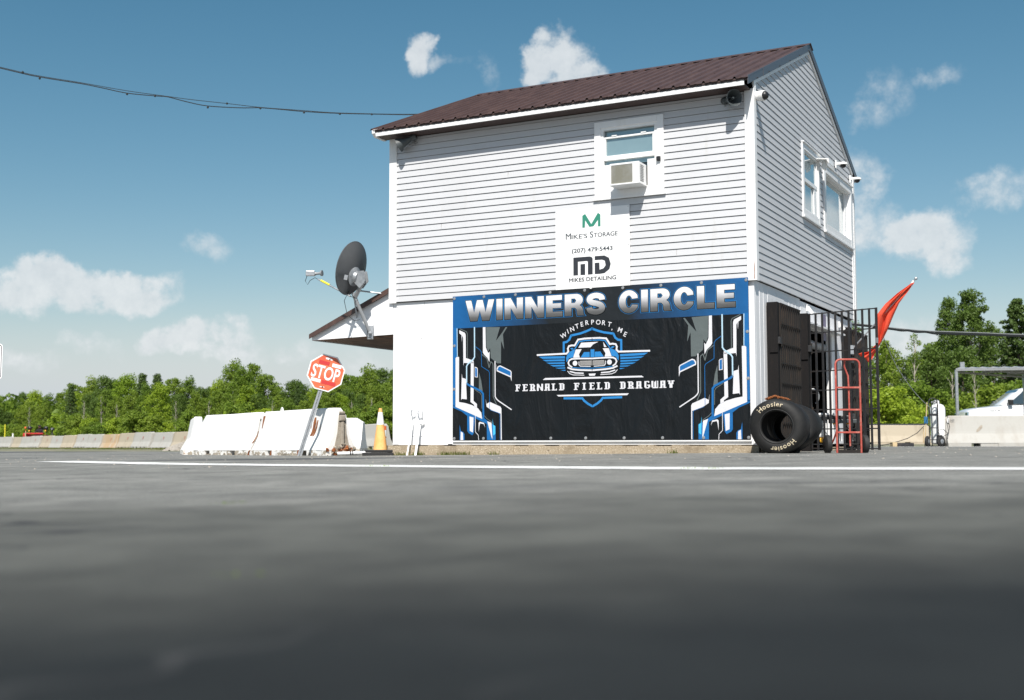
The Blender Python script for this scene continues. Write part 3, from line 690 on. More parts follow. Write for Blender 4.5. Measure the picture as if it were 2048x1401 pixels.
def horn(lx, lz, aim, label):
    t = bthing('horn_speaker', lx, -.13, lz, label, 'loudspeaker', 'horn speakers under the front eave'); t.scale = (.84, .84, .84)
    a = Vector(aim).normalized()
    c = MB(); c.lathe([(-.10, .045), (-.02, .055), (.03, .075), (.10, .10), (.17, .135), (.185, .142), (.18, .13), (.10, .09), (.02, .04)], (0, 0, 0), a, 28); c.build('horn_bell', 'speaker_grey', t, smooth=True)
    c = MB(); c.lathe([(.0, .022), (.14, .026), (.165, .012)], (0, 0, 0), a, 16); c.build('horn_core', 'speaker_grey', t, smooth=True)
    c = MB(); c.lathe([(-.20, .05), (-.19, .062), (-.10, .062), (-.09, .05)], (0, 0, 0), a, 20); c.build('driver', 'speaker_grey', t, smooth=True)
    c = MB(); s_ = a.cross(Vector((0, 0, 1))).normalized()
    c.obox(Vector((0, 0, -.06)) + a * -.12, Vector((0, 0, -.12)) + a * .08, .03, .006); c.obox(Vector((0, .14, .0)) + a * -.1, a * -.12, .03, .006)
    c.obox((0, 0, -.1), (-.1 * (1 if a.x > 0 else -1), .06, -.11), .012, .012)
    c.build('bracket', 'grey_metal', t)
    c = MB(); c.ball(Vector((0, 0, -.10)) + a * -.1, .014, 8); c.build('bolt', 'galvanised', t)
    c = MB(); c.tube([Vector(a) * -.15 + Vector((0, 0, -.05)), Vector(a) * -.2 + Vector((0, .06, -.12)), Vector(a) * -.12 + Vector((0, .1, -.10)), Vector(a) * -.1 + Vector((0, .12, .02))], .004, 5); c.build('lead', 'cable', t)
horn(-.30, 4.975, (.62, -.62, -.10), 'grey horn speaker at the right end of the front eave facing out')
horn(-5.66, 5.01, (-.80, -.20, -.38), 'grey horn speaker at the left end of front eave aimed left')

def dome_cam(name, lx, ly, lz, label, d, s=1.0):
    t = bthing(name, lx, ly, lz, label, 'security camera')
    dv = Vector(d).normalized()
    c = MB(); c.lathe([(0, .055 * s), (.012 * s, .058 * s), (.02, .035 * s), (.05 * s, .035 * s)], (0, 0, 0), (1, 0, 0), 20); c.build('wall_mount', 'white_plastic', t, smooth=True)
    o = Vector((.06 * s, -.0, -.005))
    c = MB(); c.lathe([(-.045 * s, .05 * s), (-.04 * s, .062 * s), (.045 * s, .065 * s), (.06 * s, .058 * s)], o, dv, 24); c.build('housing', 'white_plastic', t, smooth=True)
    c = MB(); c.ball(o + dv * .055 * s, .054 * s, 20); c.build('lens_dome', 'black_plastic', t, smooth=True)
    return t
dome_cam('dome_camera', tp, .10, 5.035, 'white dome security camera high on the near corner of gable', (.75, -.35, -.12), 1.15)
t = bthing('flood_camera', .03, 3.72, 4.86, 'white sloped-top camera over the gap between gable windows', 'security camera')
c = MB(); c.prism([(0, .03), (.20, .01), (.21, -.07), (.19, -.06), (.17, -.005), (0, .018)], 'y', -.05, .30); c.build('shade', 'white_plastic', t)
c = MB(); c.lathe([(0, .03), (.05, .045), (.10, .045), (.14, .03)], (.10, .1, -.0), (0, 0, -1), 16); c.lathe([(0, .03), (.06, .02)], (.10, .1, -.1), (.3, -.3, -1), 12); c.build('housing', 'white_plastic', t, smooth=True)
t = bthing('dome_camera', .03, 5.15, 5.10, 'white dome camera on arm at the rear gable corner, inner one', 'security camera', 'cameras at the rear eave')
def arm_dome(t):
    c = MB(); c.box(0, .02, -.05, .05, -.08, .06); c.obox((0, 0, 0), (.10, 0, .0), .04, .04); c.build('arm', 'white_plastic', t)
    c = MB(); c.lathe([(0, .03), (.02, .075), (.05, .08), (.055, .06)], (.13, 0, .02), (0, 0, -1), 20); c.build('housing', 'white_plastic', t, smooth=True)
    c = MB(); c.ball((.13, 0, -.035), .055, 16); c.build('lens_dome', 'black_plastic', t, smooth=True)
arm_dome(t)
t = bthing('dome_camera', .03, 6.35, 5.06, 'white dome camera on arm at the rear gable corner, outer one', 'security camera', 'cameras at the rear eave')
arm_dome(t)
for ly, lz, lab in ((2.98, 2.27, 'small white angled lamp bracket under the cladding near doorway'), (5.35, 2.20, 'small white angled lamp bracket near the far grate')):
    t = bthing('lamp_bracket', -.02, ly, lz, lab, 'bracket')
    c = MB(); c.box(0, .02, -.03, .03, -.02, .09); c.build('base', 'white_plastic', t)
    c = MB(); c.obox((.02, 0, .05), (.09, .02, -.06), .05, .03, (0, 1, 0)); c.build('arm', 'white_plastic', t)

# satellite dish on the lean-to gable
dish = thing('satellite_dish', BW(-6.47, .02, 1.90), 0, 'grey satellite dish on a bent mast fixed to the lean-to gable', 'satellite dish')
o0 = Vector(BW(-6.47, .02, 1.90))
def DW(x, y, z): return Vector((x, y, z)) - o0
n_ = Vector((-.85, .40, .25)).normalized()          # the way the dish faces
dc = DW(-2.525, 19.35, 3.02 - .07)
upv = (Vector((0.0, 0, 1)) - n_ * n_.z).normalized(); sdv = n_.cross(upv)
c = MB(); NR, NA = 7, 40; vs = []; RD = .425
for lay in (0, 1):
    for i in range(NR + 1):
        r = RD * i / NR
        for k in range(NA):
            a = 2 * math.pi * k / NA
            vs.append(dc + (upv * math.sin(a) * 1.03 + sdv * math.cos(a) * .97) * r + n_ * (.09 * (i / NR) ** 2 - .012 * lay))
L = (NR + 1) * NA; fs = []
for lay in (0, 1):
    for i in range(NR):
        for k in range(NA): fs.append((lay * L + i * NA + k, lay * L + i * NA + (k + 1) % NA, lay * L + (i + 1) * NA + (k + 1) % NA, lay * L + (i + 1) * NA + k))
fs += [(NR * NA + k, NR * NA + (k + 1) % NA, L + NR * NA + (k + 1) % NA, L + NR * NA + k) for k in range(NA)]
c.add(vs, fs); c.build('reflector', 'dish_grey', dish, smooth=True)
c = MB(); c.tube([dc + (upv * math.sin(a * math.pi / 20) * 1.03 + sdv * math.cos(a * math.pi / 20) * .97) * RD + n_ * .085 for a in range(41)], .009, 6); c.build('rim', 'dish_grey', dish, smooth=True)
hub = dc - n_ * .06 - upv * .12
c = MB(); c.lathe([(0, .15), (.02, .16), (.05, .10), (.10, .09)], hub + n_ * .065, -n_, 20); c.build('back_plate', 'galvanised', dish, smooth=True)
c = MB()
for s_ in (-.05, .05):
    q = [hub - n_ * .02 + upv * .10, hub - n_ * .13 + upv * .13, hub - n_ * .20 - upv * .02, hub - n_ * .13 - upv * .16, hub - n_ * .02 - upv * .1]
    a_ = [p + sdv * (s_ - .004) for p in q]; b_ = [p + sdv * (s_ + .004) for p in q]
    c.add(a_ + b_, [tuple(range(5)), tuple(range(9, 4, -1))] + [(i, 5 + i, 5 + (i + 1) % 5, (i + 1) % 5) for i in range(5)])
c.build('tilt_bracket', 'galvanised', dish)
c = MB(); c.box(*[v for a_, r_ in zip(dc - n_ * .02 - upv * .26 - sdv * .18, (.012, .012, .012)) for v in (a_ - r_, a_ + r_)]); 
mtop = hub - n_ * .13 - upv * .05; mb_ = DW(-2.545, 19.45, 2.50); mfoot = Vector(BW(-6.40, -.05, 1.93)) - o0
c = MB(); c.tube([mtop, mtop * .5 + mb_ * .5 + Vector((.0, 0, .0)), mb_, mb_ + (mfoot - mb_) * .08], .035, 14); c.tube([mb_ + (mfoot - mb_) * .02, mfoot], .030, 14); c.build('mast', 'grey_metal', dish, smooth=True)
c = MB(); c.box(mfoot.x - .05, mfoot.x + .05, mfoot.y + .0, mfoot.y + .05, mfoot.z - .1, mfoot.z + .14); c.build('mast_foot', 'galvanised', dish, bevel=.01)
c = MB(); c.lathe([(-.03, .045), (.03, .045)], mb_ + Vector((0, 0, .05)), (0, 0, 1), 12); c.ball(mfoot + Vector((0, -.03, .0)), .03, 8); c.build('clamp', 'galvanised', dish)
c = MB(); c.tube([mb_ + Vector((.02, 0, .12)), Vector(BW(-6.06, .06, 2.50)) - o0 + Vector((0.02, 0, 0.05))], .013, 8); c.tube([mb_ + Vector((-.01, 0, -.0)), Vector(BW(-6.72, .03, 2.20)) - o0], .012, 8); c.build('stay_rod', 'galvanised', dish, smooth=True)
armroot = dc - upv * .445 - n_ * .02; lnb = DW(-3.26, 19.72, 2.90)
c = MB(); c.tube([armroot, armroot * .12 + lnb * .88 + Vector((0, 0, -.02))], .014, 8); c.build('feed_arm', 'galvanised', dish, smooth=True)
p0 = armroot.lerp(lnb, .56); p1 = armroot.lerp(lnb, .80)
c = MB(); c.tube([p0 + Vector((0, 0, -.008)), p1 + Vector((0, 0, -.014))], .0185, 8); c.build('warning_sleeve', 'yellow', dish, smooth=True)
c = MB(); c.obox(lnb + Vector((-.13, 0, .035)), lnb + Vector((.02, 0, .035)), .07, .085); c.build('receiver', 'galvanised', dish, bevel=.008)
c = MB(); c.lathe([(0, .03), (.03, .022), (.09, .022), (.10, .045), (.13, .05)], lnb + Vector((.02, 0, .03)), (1, -.25, .05), 14); c.build('feed_horn', 'grey_metal', dish, smooth=True)
c = MB(); c.tube([lnb + Vector((-.11, 0, 0)), lnb + Vector((-.14, 0, -.09)), lnb + Vector((-.10, 0, -.15)), lnb + Vector((-.06, 0, -.08)), lnb + Vector((.02, 0, -.035)), lnb.lerp(armroot, .3) + Vector((0, 0, -.02))], .005, 6)
c.tube([armroot, armroot + Vector((.08, 0, -.03)), mb_ + Vector((-.1, -.02, .1)), mb_ + Vector((-.17, -.02, -.05)), mb_ + Vector((-.12, -.02, -.28)), mb_ + Vector((.0, -.02, -.38)), mb_ + Vector((.09, -.02, -.36))], .005, 6)
c.tube([mfoot + Vector((-.04, -.03, .05)), mfoot + Vector((-.05, -.04, -.06)), mfoot + Vector((.03, -.03, -.09))], .005, 6)
c.build('feed_cable', 'cable', dish, smooth=True)
lb = dc - upv * .16 + sdv * (-.27) - n_ * .005
c = MB()
for s_ in (1,):
    e = -n_ * .03
    c.poly([lb + e + sdv * .05 + upv * .04, lb + e - sdv * .05 + upv * .04, lb + e - sdv * .05 - upv * .04, lb + e + sdv * .05 - upv * .04])
c.build('label_plate', 'sign_white', dish)

# banner
ban = bthing('banner', -4.86, -.0, .185, 'wide black and blue WINNERS CIRCLE vinyl banner on the front wall', 'banner')
BWD, BHT = 4.76, 2.235
Y0 = -.026
c = MB(); c.box(0, BWD, Y0, -.019, 0, 2.26)
c.build('vinyl_sheet', 'print_black', ban)
SIDE_ART=[('blue',1,[(0.007,1.779),(0.089,1.776),(0.088,1.312),(0.053,1.288),(0.05,0.523),(0.006,0.532)]),('blue',1,[(0.006,0.549),(0.054,0.549),(0.247,0.48),(0.533,0.361),(0.618,0.303),(0.762,0.212),(0.763,0.006),(0.613,0.006),(0.608,0.253),(0.4,0.345),(0.379,0.113),(0.354,0.08),(0.287,0.114),(0.264,0.147),(0.263,0.38),(0.17,0.447),(0.006,0.512)]),('white',2,[(0.053,1.288),(0.073,1.304),(0.117,1.303),(0.116,0.598),(0.227,0.58),(0.352,0.545),(0.456,0.494),(0.514,0.427),(0.529,0.331),(0.054,0.523)]),('line','pale',2,0.012,[(0.079,1.751),(0.086,1.312)]),('white',2,[(0.12,1.724),(0.221,1.678),(0.236,1.643),(0.239,1.282),(0.319,1.255),(0.377,1.236),(0.381,1.194),(0.204,1.208),(0.195,1.158),(0.19,1.603),(0.173,1.637),(0.168,1.537),(0.159,1.646),(0.121,1.673)]),('line','grey',1,0.012,[(0.134,1.743),(0.25,1.693),(0.265,1.659),(0.265,1.281),(0.29,1.267)]),('line','pale',3,0.02,[(0.393,1.755),(0.395,1.294),(0.373,1.261),(0.272,1.184),(0.253,1.151),(0.254,0.88)]),('line','blue',3,0.03,[(0.254,0.888),(0.283,0.863),(0.512,0.759),(0.546,0.717),(0.552,0.328)]),('white',2,[(0.329,1.221),(0.381,1.219),(0.376,0.611),(0.437,0.561),(0.437,0.503),(0.39,0.52),(0.384,0.553),(0.323,0.595)]),('white',2,[(0.396,1.141),(0.438,1.129),(0.45,1.109),(0.45,0.973),(0.397,0.98)]),('blue',3,[(0.404,1.127),(0.431,1.12),(0.44,1.106),(0.441,0.984),(0.405,0.989)]),('white',2,[(0.167,1.041),(0.177,0.974),(0.24,0.956),(0.256,0.638),(0.165,0.647),(0.154,0.623)]),('grey',1,[(0.473,1.05),(0.511,0.925),(0.538,0.758),(0.47,0.793)]),('white',2,[(0.542,1.752),(0.587,1.75),(0.594,1.438),(0.607,1.404),(0.638,1.345),(0.66,1.369),(0.657,1.203),(0.623,1.271),(0.566,1.322),(0.543,1.356)]),('grey',1,[(0.598,1.75),(0.968,1.734),(0.893,1.626),(0.913,1.394),(0.86,1.528),(0.858,1.181),(0.792,1.183),(0.68,1.269),(0.67,1.419),(0.632,1.37),(0.603,1.454)]),('black',2,[(0.843,1.744),(0.943,1.74),(0.884,1.66),(0.772,1.531)]),('line','blue',2,0.008,[(0.414,1.452),(0.49,1.4),(0.515,1.366),(0.52,1.141),(0.643,1.068),(0.658,1.038),(0.66,0.492)]),('line','grey',2,0.014,[(0.528,1.324),(0.614,1.263),(0.652,1.121),(0.68,1.211),(0.714,1.185),(0.721,1.152),(0.723,0.673),(0.776,0.557)]),('line','white',2,0.016,[(0.755,1.214),(0.757,0.672),(0.776,0.639),(0.813,0.605),(1.036,0.468)]),('white',2,[(0.774,1.184),(0.785,1.101),(0.804,1.136),(0.845,1.149),(1.025,1.065),(1.042,1.042),(1.042,0.897),(1.023,0.96),(0.785,1.061)]),('blue',3,[(0.796,1.084),(0.819,1.126),(0.848,1.13),(1.012,1.055),(1.027,1.039),(1.025,0.98),(0.804,1.074)]),('white',2,[(0.592,0.641),(0.607,0.559),(0.663,0.591),(0.847,0.515),(0.865,0.487),(0.871,0.007),(0.854,0.007),(0.851,0.408),(0.701,0.459),(0.607,0.517)]),('line','blue',2,0.008,[(0.673,0.467),(0.823,0.416),(0.84,0.392),(0.843,0.007)]),('white',3,[(0.618,0.294),(0.693,0.269),(0.709,0.015),(0.694,0.047)]),('cyan',3,[(0.711,0.335),(0.725,0.236),(0.758,0.22),(0.759,0.097),(0.722,0.072)]),('white',3,[(0.305,0.371),(0.377,0.354),(0.367,0.122),(0.31,0.147)]),('line','white',4,0.008,[(0.41,0.378),(0.411,0.13),(0.462,0.08),(0.468,0.006)]),('white',2,[(0.468,0.13),(0.467,0.27),(0.486,0.287),(0.561,0.27),(0.581,0.196),(0.556,0.25),(0.495,0.262),(0.484,0.237)]),('blue',1,[(0.127,0.247),(0.149,0.147),(0.192,0.13),(0.215,0.097),(0.215,0.006),(0.129,0.005)]),('white',2,[(0.149,0.139),(0.188,0.117),(0.192,0.006),(0.144,0.005)]),('line','grey',1,0.01,[(0.398,0.786),(0.497,0.726),(0.518,0.692),(0.523,0.493)]),('line','grey',1,0.01,[(0.57,0.377),(0.608,0.336),(0.702,0.277)])]
LOGO_HALF=[('line','azure',2,0.032,[(1.922,1.313),(1.922,1.458),(1.973,1.466),(2.014,1.497),(2.043,1.555),(2.055,1.56),(2.195,1.583),(2.288,1.61),(2.394,1.648)]),('line','azure',2,0.032,[(1.925,0.623),(2.222,0.618),(2.251,0.581),(2.308,0.538),(2.378,0.5)]),('azure',2,[(1.507,1.26),(1.941,1.253),(1.941,1.218),(1.569,1.226)]),('azure',2,[(1.569,1.21),(1.937,1.206),(1.937,1.178),(1.623,1.185)]),('azure',2,[(1.629,1.165),(1.937,1.163),(1.937,1.139),(1.685,1.143)]),('azure',2,[(1.694,1.125),(1.937,1.125),(1.937,1.1),(1.752,1.103)]),('azure',2,[(1.778,1.083),(1.944,1.085),(1.944,1.068),(1.837,1.068)]),('azure',2,[(1.866,1.046),(1.949,1.05),(1.949,1.035),(1.925,1.034)]),('line','white',3,0.026,[(1.482,1.285),(1.967,1.29),(1.998,1.321),(1.99,1.364),(2.008,1.401),(2.055,1.41),(2.102,1.406),(2.158,1.492),(2.265,1.504),(2.387,1.505)]),('line','azure',3,0.016,[(2.101,1.35),(2.177,1.462),(2.265,1.474),(2.387,1.474)]),('azure',3,[(1.966,1.161),(1.961,1.226),(1.978,1.268),(2.02,1.315),(2.113,1.358),(2.078,1.233),(2.008,1.219),(1.978,1.172)]),('white',3,[(2.119,1.347),(2.216,1.348),(2.171,1.273),(2.185,1.224),(2.076,1.224)]),('azure',3,[(2.253,1.302),(2.343,1.302),(2.345,1.225),(2.2,1.225)]),('azure',3,[(2.025,1.368),(2.066,1.374),(2.09,1.35),(2.055,1.346)]),('line','white',4,0.022,[(2.386,1.203),(2.171,1.209),(2.054,1.207),(2.013,1.187),(1.996,1.15),(2.013,1.112),(2.054,1.086)]),('line','azure',3,0.01,[(2.054,1.08),(2.171,1.068),(2.386,1.06)]),('line','white',4,0.024,[(1.99,1.08),(2.054,1.054),(2.171,1.039),(2.386,1.028)]),('line','white',4,0.01,[(1.986,1.027),(2.019,0.989),(2.077,0.968),(2.252,0.96)]),('line','white',4,0.018,[(2.025,1.021),(2.112,0.997),(2.24,0.989)]),('line','white',4,0.01,[(2.171,1.161),(2.171,1.118),(2.194,1.093),(2.356,1.087)])]
LOGO_FULL=[('white',4,[(2.162,1.371),(2.209,1.444),(2.489,1.447),(2.403,1.414),(2.359,1.371)]),('white',4,[(2.563,1.442),(2.618,1.366),(2.577,1.366)]),('azure',3,[(2.359,1.339),(2.42,1.338),(2.42,1.223),(2.359,1.222)]),('silver',4,[(2.185,1.174),(2.379,1.173),(2.379,1.101),(2.188,1.104)]),('silver',4,[(2.393,1.173),(2.577,1.174),(2.583,1.102),(2.393,1.101)]),('white',4,[(2.327,0.98),(2.442,0.981),(2.424,0.948),(2.338,0.948)]),('white',2,[(1.571,0.906),(1.611,0.934),(3.161,0.929),(3.192,0.908),(3.192,0.905)]),('white',2,[(1.801,0.675),(2.96,0.678),(2.934,0.651),(1.831,0.652)])]
LAYER = .0012
def flat(pts, m, layer, name='print_shape'):
    return (m, layer, pts)
def to_shapes(items, mirror_at=None):
    out = []
    for it in items:
        if it[0] == 'line':
            _, m, lay, w, pts = it
            P = [Vector(p) for p in pts]
            for i in range(len(P) - 1):
                a, b = P[i], P[i + 1]; d = (b - a).normalized(); n = Vector((-d.y, d.x)) * w / 2; e = d * w * .32
                out.append((m, lay + .1 * (i % 2), [tuple(a - e + n), tuple(b + e + n), tuple(b + e - n), tuple(a - e - n)]))
        else: out.append((it[0], it[1], it[2]))
    if mirror_at is not None:
        out = out + [(m, l, [(2 * mirror_at - x, y) for x, y in pts]) for m, l, pts in out]
    return out
shapes = to_shapes(SIDE_ART, BWD / 2 + .005) + to_shapes(LOGO_HALF, 2.385) + to_shapes(LOGO_FULL)
car_back = [(2.02, 1.30), (2.05, 1.37), (2.12, 1.40), (2.22, 1.52), (2.55, 1.52), (2.65, 1.40), (2.72, 1.37), (2.75, 1.30), (2.77, 1.14), (2.74, .98), (2.60, .93), (2.17, .93), (2.03, .98), (2.00, 1.14)]
shapes.append(('black', 2, [(1.99, 1.27), (2.78, 1.27), (2.80, 1.13), (2.75, .96), (2.02, .96), (1.97, 1.13)]))
for cx, cz, r, m, l in [(2.108, 1.141, .046, 'black', 5), (2.108, 1.141, .038, 'white', 6), (2.662, 1.141, .046, 'black', 5), (2.662, 1.141, .038, 'white', 6)]:
    shapes.append((m, l, [(cx + r * math.cos(q * math.pi / 8), cz + r * math.sin(q * math.pi / 8)) for q in range(16)]))
for q in range(22): shapes.append(('black', 5, [(2.19 + q * .0178, 1.095), (2.195 + q * .0178, 1.095), (2.195 + q * .0178, 1.165), (2.19 + q * .0178, 1.165)]))
bym = {}
for m, l, pts in shapes:
    mb = bym.setdefault(m, MB())
    pts = [(min(max(x, .002), BWD - .002), min(max(y, .002), 1.765)) for x, y in pts]
    A = sum(pts[i][0] * pts[(i + 1) % len(pts)][1] - pts[(i + 1) % len(pts)][0] * pts[i][1] for i in range(len(pts)))
    if A < 0: pts = pts[::-1]
    if abs(A) < 1e-6: continue
    from mathutils.geometry import tessellate_polygon
    P3 = [Vector((x, Y0 - .001 - LAYER * l, y)) for x, y in pts]
    tr = tessellate_polygon([[Vector((x, y, 0)) for x, y in pts]])
    mb.add(P3, [tuple(q) for q in tr])
for m, mb in bym.items():
    mb.build('printed_artwork', 'print_' + m, ban)
c = MB(); c.add([(0.001, Y0 - .0012, 1.752), (BWD - .001, Y0 - .0012, 1.752), (BWD - .001, Y0 - .0012, 2.258), (0.001, Y0 - .0012, 2.258)], [(0, 1, 2, 3)]); c.build('printed_header', 'print_header', ban)
from mathutils.geometry import tessellate_polygon
def arc(cx, cy, rx, ry, a0, a1, n=14): return [(cx + rx * math.cos(R(a0 + (a1 - a0) * k / n)), cy + ry * math.sin(R(a0 + (a1 - a0) * k / n))) for k in range(n + 1)]
def stroke(path, w, e=0.0):
    P = [Vector(p) for p in path]
    # smooth the path
    Q = []
    for i in range(len(P) - 1):
        p0, p1, p2, p3 = P[max(i - 1, 0)], P[i], P[i + 1], P[min(i + 2, len(P) - 1)]
        for k in range(4):
            t = k / 4; Q.append(.5 * ((2 * p1) + (p2 - p0) * t + (2 * p0 - 5 * p1 + 4 * p2 - p3) * t * t + (3 * p1 - p0 - 3 * p2 + p3) * t ** 3))
    Q.append(P[-1]); Q[0] = Q[0] - (Q[1] - Q[0]).normalized() * e; Q[-1] = Q[-1] + (Q[-1] - Q[-2]).normalized() * e
    l, r = [], []
    for i, q in enumerate(Q):
        d = (Q[min(i + 1, len(Q) - 1)] - Q[max(i - 1, 0)]).normalized(); n = Vector((-d.y, d.x)) * w / 2; l.append(tuple(q + n)); r.append(tuple(q - n))
    return l + r[::-1]
def grow(pts, d):
    """closed outline moved outwards by d (inwards if negative)"""
    A = sum(pts[i][0] * pts[(i + 1) % len(pts)][1] - pts[(i + 1) % len(pts)][0] * pts[i][1] for i in range(len(pts)))
    sg_ = 1 if A > 0 else -1; out = []; n = len(pts)
    for i in range(n):
        a, b, c_ = Vector(pts[i - 1]), Vector(pts[i]), Vector(pts[(i + 1) % n])
        d1 = (b - a).normalized(); d2 = (c_ - b).normalized(); n1 = Vector((d1.y, -d1.x)) * sg_; n2 = Vector((d2.y, -d2.x)) * sg_
        m = n1 + n2
        if m.length < .3: m = n1
        m.normalize(); k = min(1 / max(.35, m.dot(n1)), 1.8); out.append(tuple(b + m * d * k))
    return out
SPATH = [(.67, .66), (.63, .80), (.42, .875), (.20, .82), (.135, .69), (.22, .575), (.42, .51), (.60, .43), (.67, .30), (.60, .17), (.40, .12), (.17, .19), (.125, .33)]
HEAVY = {'W': (1.35, [(0, 1), (.27, 1), (.405, .40), (.54, 1), (.81, 1), (.945, .40), (1.08, 1), (1.35, 1), (1.12, 0), (.79, 0), (.675, .50), (.56, 0), (.23, 0)]),
 'I': (.28, [(0, 0), (.28, 0), (.28, 1), (0, 1)]),
 'N': (.84, [(0, 0), (0, 1), (.28, 1), (.56, .46), (.56, 1), (.84, 1), (.84, 0), (.56, 0), (.28, .54), (.28, 0)]),
 'E': (.72, [(0, 0), (0, 1), (.70, 1), (.70, .77), (.29, .77), (.29, .62), (.66, .62), (.66, .40), (.29, .40), (.29, .23), (.72, .23), (.72, 0)]),
 'L': (.68, [(0, 0), (0, 1), (.29, 1), (.29, .24), (.68, .24), (.68, 0)]),
 'R': (.84, [(0, 0), (0, 1), (.50, 1)] + arc(.50, .72, .29, .28, 80, -60, 10) + [(.74, .40), (.79, .28), (.81, .06), (.86, 0), (.56, 0), (.53, .10), (.52, .28), (.44, .37), (.29, .37), (.29, 0)]),
 'C': (.84, arc(.43, .5, .42, .515, 32, 328, 26) + [(.80, .34), (.56, .36)] + arc(.43, .5, .14, .28, 322, 38, 16) + [(.56, .62), (.80, .64)]),
 'S': (.80, None)}
HOLE = [(.29, .59), (.29, .79), (.44, .79), (.505, .69), (.44, .59)]
def banner_word(s_, x0, x1):
    tot = sum(HEAVY[q][0] for q in s_) + .10 * (len(s_) - 1); kx = (x1 - x0) / tot; kz = .325
    for layer, (m, d, y_, nm) in enumerate((('print_azure', .046, -.0035, 'letter_outline'), ('print_black', .030, -.005, 'letter_outline'), ('print_letter', 0, -.0065, 'lettering'))):
        x = 0
        for q in s_:
            w_, P = HEAVY[q]
            if q == 'S': P = stroke(SPATH, .25 + 2 * d, d)
            elif d: P = grow(P, d)
            loops = [P]
            if q == 'R': loops.append(grow(HOLE, -d) if d else HOLE)
            L3 = [[Vector(((x + a) * kx + x0, 1.853 + b_ * kz, 0)) for a, b_ in l] for l in loops]
            tri = tessellate_polygon(L3); flatv = [v for l in L3 for v in l]
            mb = MB(); mb.add([(v.x, Y0 + y_, v.y) for v in flatv], [tuple(t_) for t_ in tri]); mb.build(nm, m, ban)
            x += w_ + .10
banner_word('WINNERS', .235, 2.60); banner_word('CIRCLE', 2.815, 4.575)
ARC = [('W', 1.92, 1.567), ('I', 1.991, 1.625), ('N', 2.061, 1.656), ('T', 2.141, 1.696), ('E', 2.222, 1.722), ('R', 2.306, 1.742), ('P', 2.396, 1.746), ('O', 2.487, 1.74), ('R', 2.576, 1.727), ('T', 2.667, 1.7), (',', 2.712, 1.651), ('M', 2.834, 1.609), ('E', 2.914, 1.543)]
mb = MB()
for ch, x, y in ARC:
    v, f = txt(ch, .072, None, .012); w_ = max(p[0] for p in v); a = -math.atan2(x - 2.40, 1.0 + (y - 1.55) * .3) * .95
    mb.add([(x + (p[0] - w_ / 2) * math.cos(a) - (p[1] - .036) * math.sin(a), Y0 - .004, y + (p[0] - w_ / 2) * math.sin(a) + (p[1] - .036) * math.cos(a)) for p in v], f)
mb.build('lettering', 'print_white', ban)
# slab lettering, drawn on a 7 x 9 grid of squares
GL = {'F': ['111111.', '.11..1.', '.11.1..', '.1111..', '.11.1..', '.11....', '.11....', '1111...'],
 'E': ['111111.', '.11..1.', '.11....', '.1111..', '.11....', '.11....', '.11..1.', '111111.'],
 'R': ['11111..', '.11.11.', '.11.11.', '.11.11.', '.1111..', '.11.11.', '.11.11.', '1111111'],
 'N': ['11...11', '111..11', '111..11', '1111.11', '11.1111', '11..111', '11..111', '11...11'],
 'A': ['.11111.', '.11.11.', '.11.11.', '.11.11.', '.11111.', '.11.11.', '.11.11.', '111.111'],
 'L': ['1111...', '.11....', '.11....', '.11....', '.11....', '.11....', '.11..1.', '111111.'],
 'D': ['11111..', '.11.11.', '.11.11.', '.11.11.', '.11.11.', '.11.11.', '.11.11.', '11111..'],
 'I': ['.1111..', '..11...', '..11...', '..11...', '..11...', '..11...', '..11...', '.1111..'],
 'G': ['.11111.', '.11..1.', '.11....', '.11....', '.11.111', '.11..11', '.11..11', '..1111.'],
 'W': ['11..1.1', '11.11.1', '11.11.1', '11.11.1', '11.11.1', '11.11.1', '11.11.1', '.111111'],
 'Y': ['111.111', '.11.11.', '.11.11.', '.11111.', '..111..', '..111..', '..111..', '..111..']}
mb = MB(); s = 'FERNALD FIELD DRAGWAY'; adv = (3.66 - 1.105) / (len(s) - .15)
cell = adv * .84 / 7; ch_ = .104 / 8
for i, q in enumerate(s):
    if q == ' ': continue
    for r, row in enumerate(GL[q]):
        c0 = 0
        while c0 < 7:
            if row[c0] == '1':
                c1 = c0
                while c1 < 7 and row[c1] == '1': c1 += 1
                x0 = 1.105 + i * adv + c0 * cell; x1 = 1.105 + i * adv + c1 * cell; z1 = .848 - r * ch_
                mb.poly([(x0, Y0 - .004, z1 - ch_), (x1, Y0 - .004, z1 - ch_), (x1, Y0 - .004, z1), (x0, Y0 - .004, z1)]); c0 = c1
            else: c0 += 1
mb.build('lettering', 'print_white', ban)
gs = [(x, 2.225) for x in (.03, .56, 1.11, 1.70, 2.27, 2.88, 3.47, 4.08, 4.73)] + [(x, .03) for x in (.03, .55, 1.10, 1.70, 2.27, 2.88, 3.47, 4.08, 4.73)] + [(.025, .8), (.03, 1.48), (4.735, .85), (4.735, 1.5)]
for i, (x, z) in enumerate(gs):
    c = MB(); c.lathe([(0, .024), (.006, .022), (.008, .012)], (x, Y0 - .001, z), (0, -1, 0), 12); g = c.build('grommet', 'grommet', ban)
c = MB(); c.box(0, BWD + .01, -.024, -.006, -.022, -.004); c.build('bottom_batten', 'white_trim', ban)

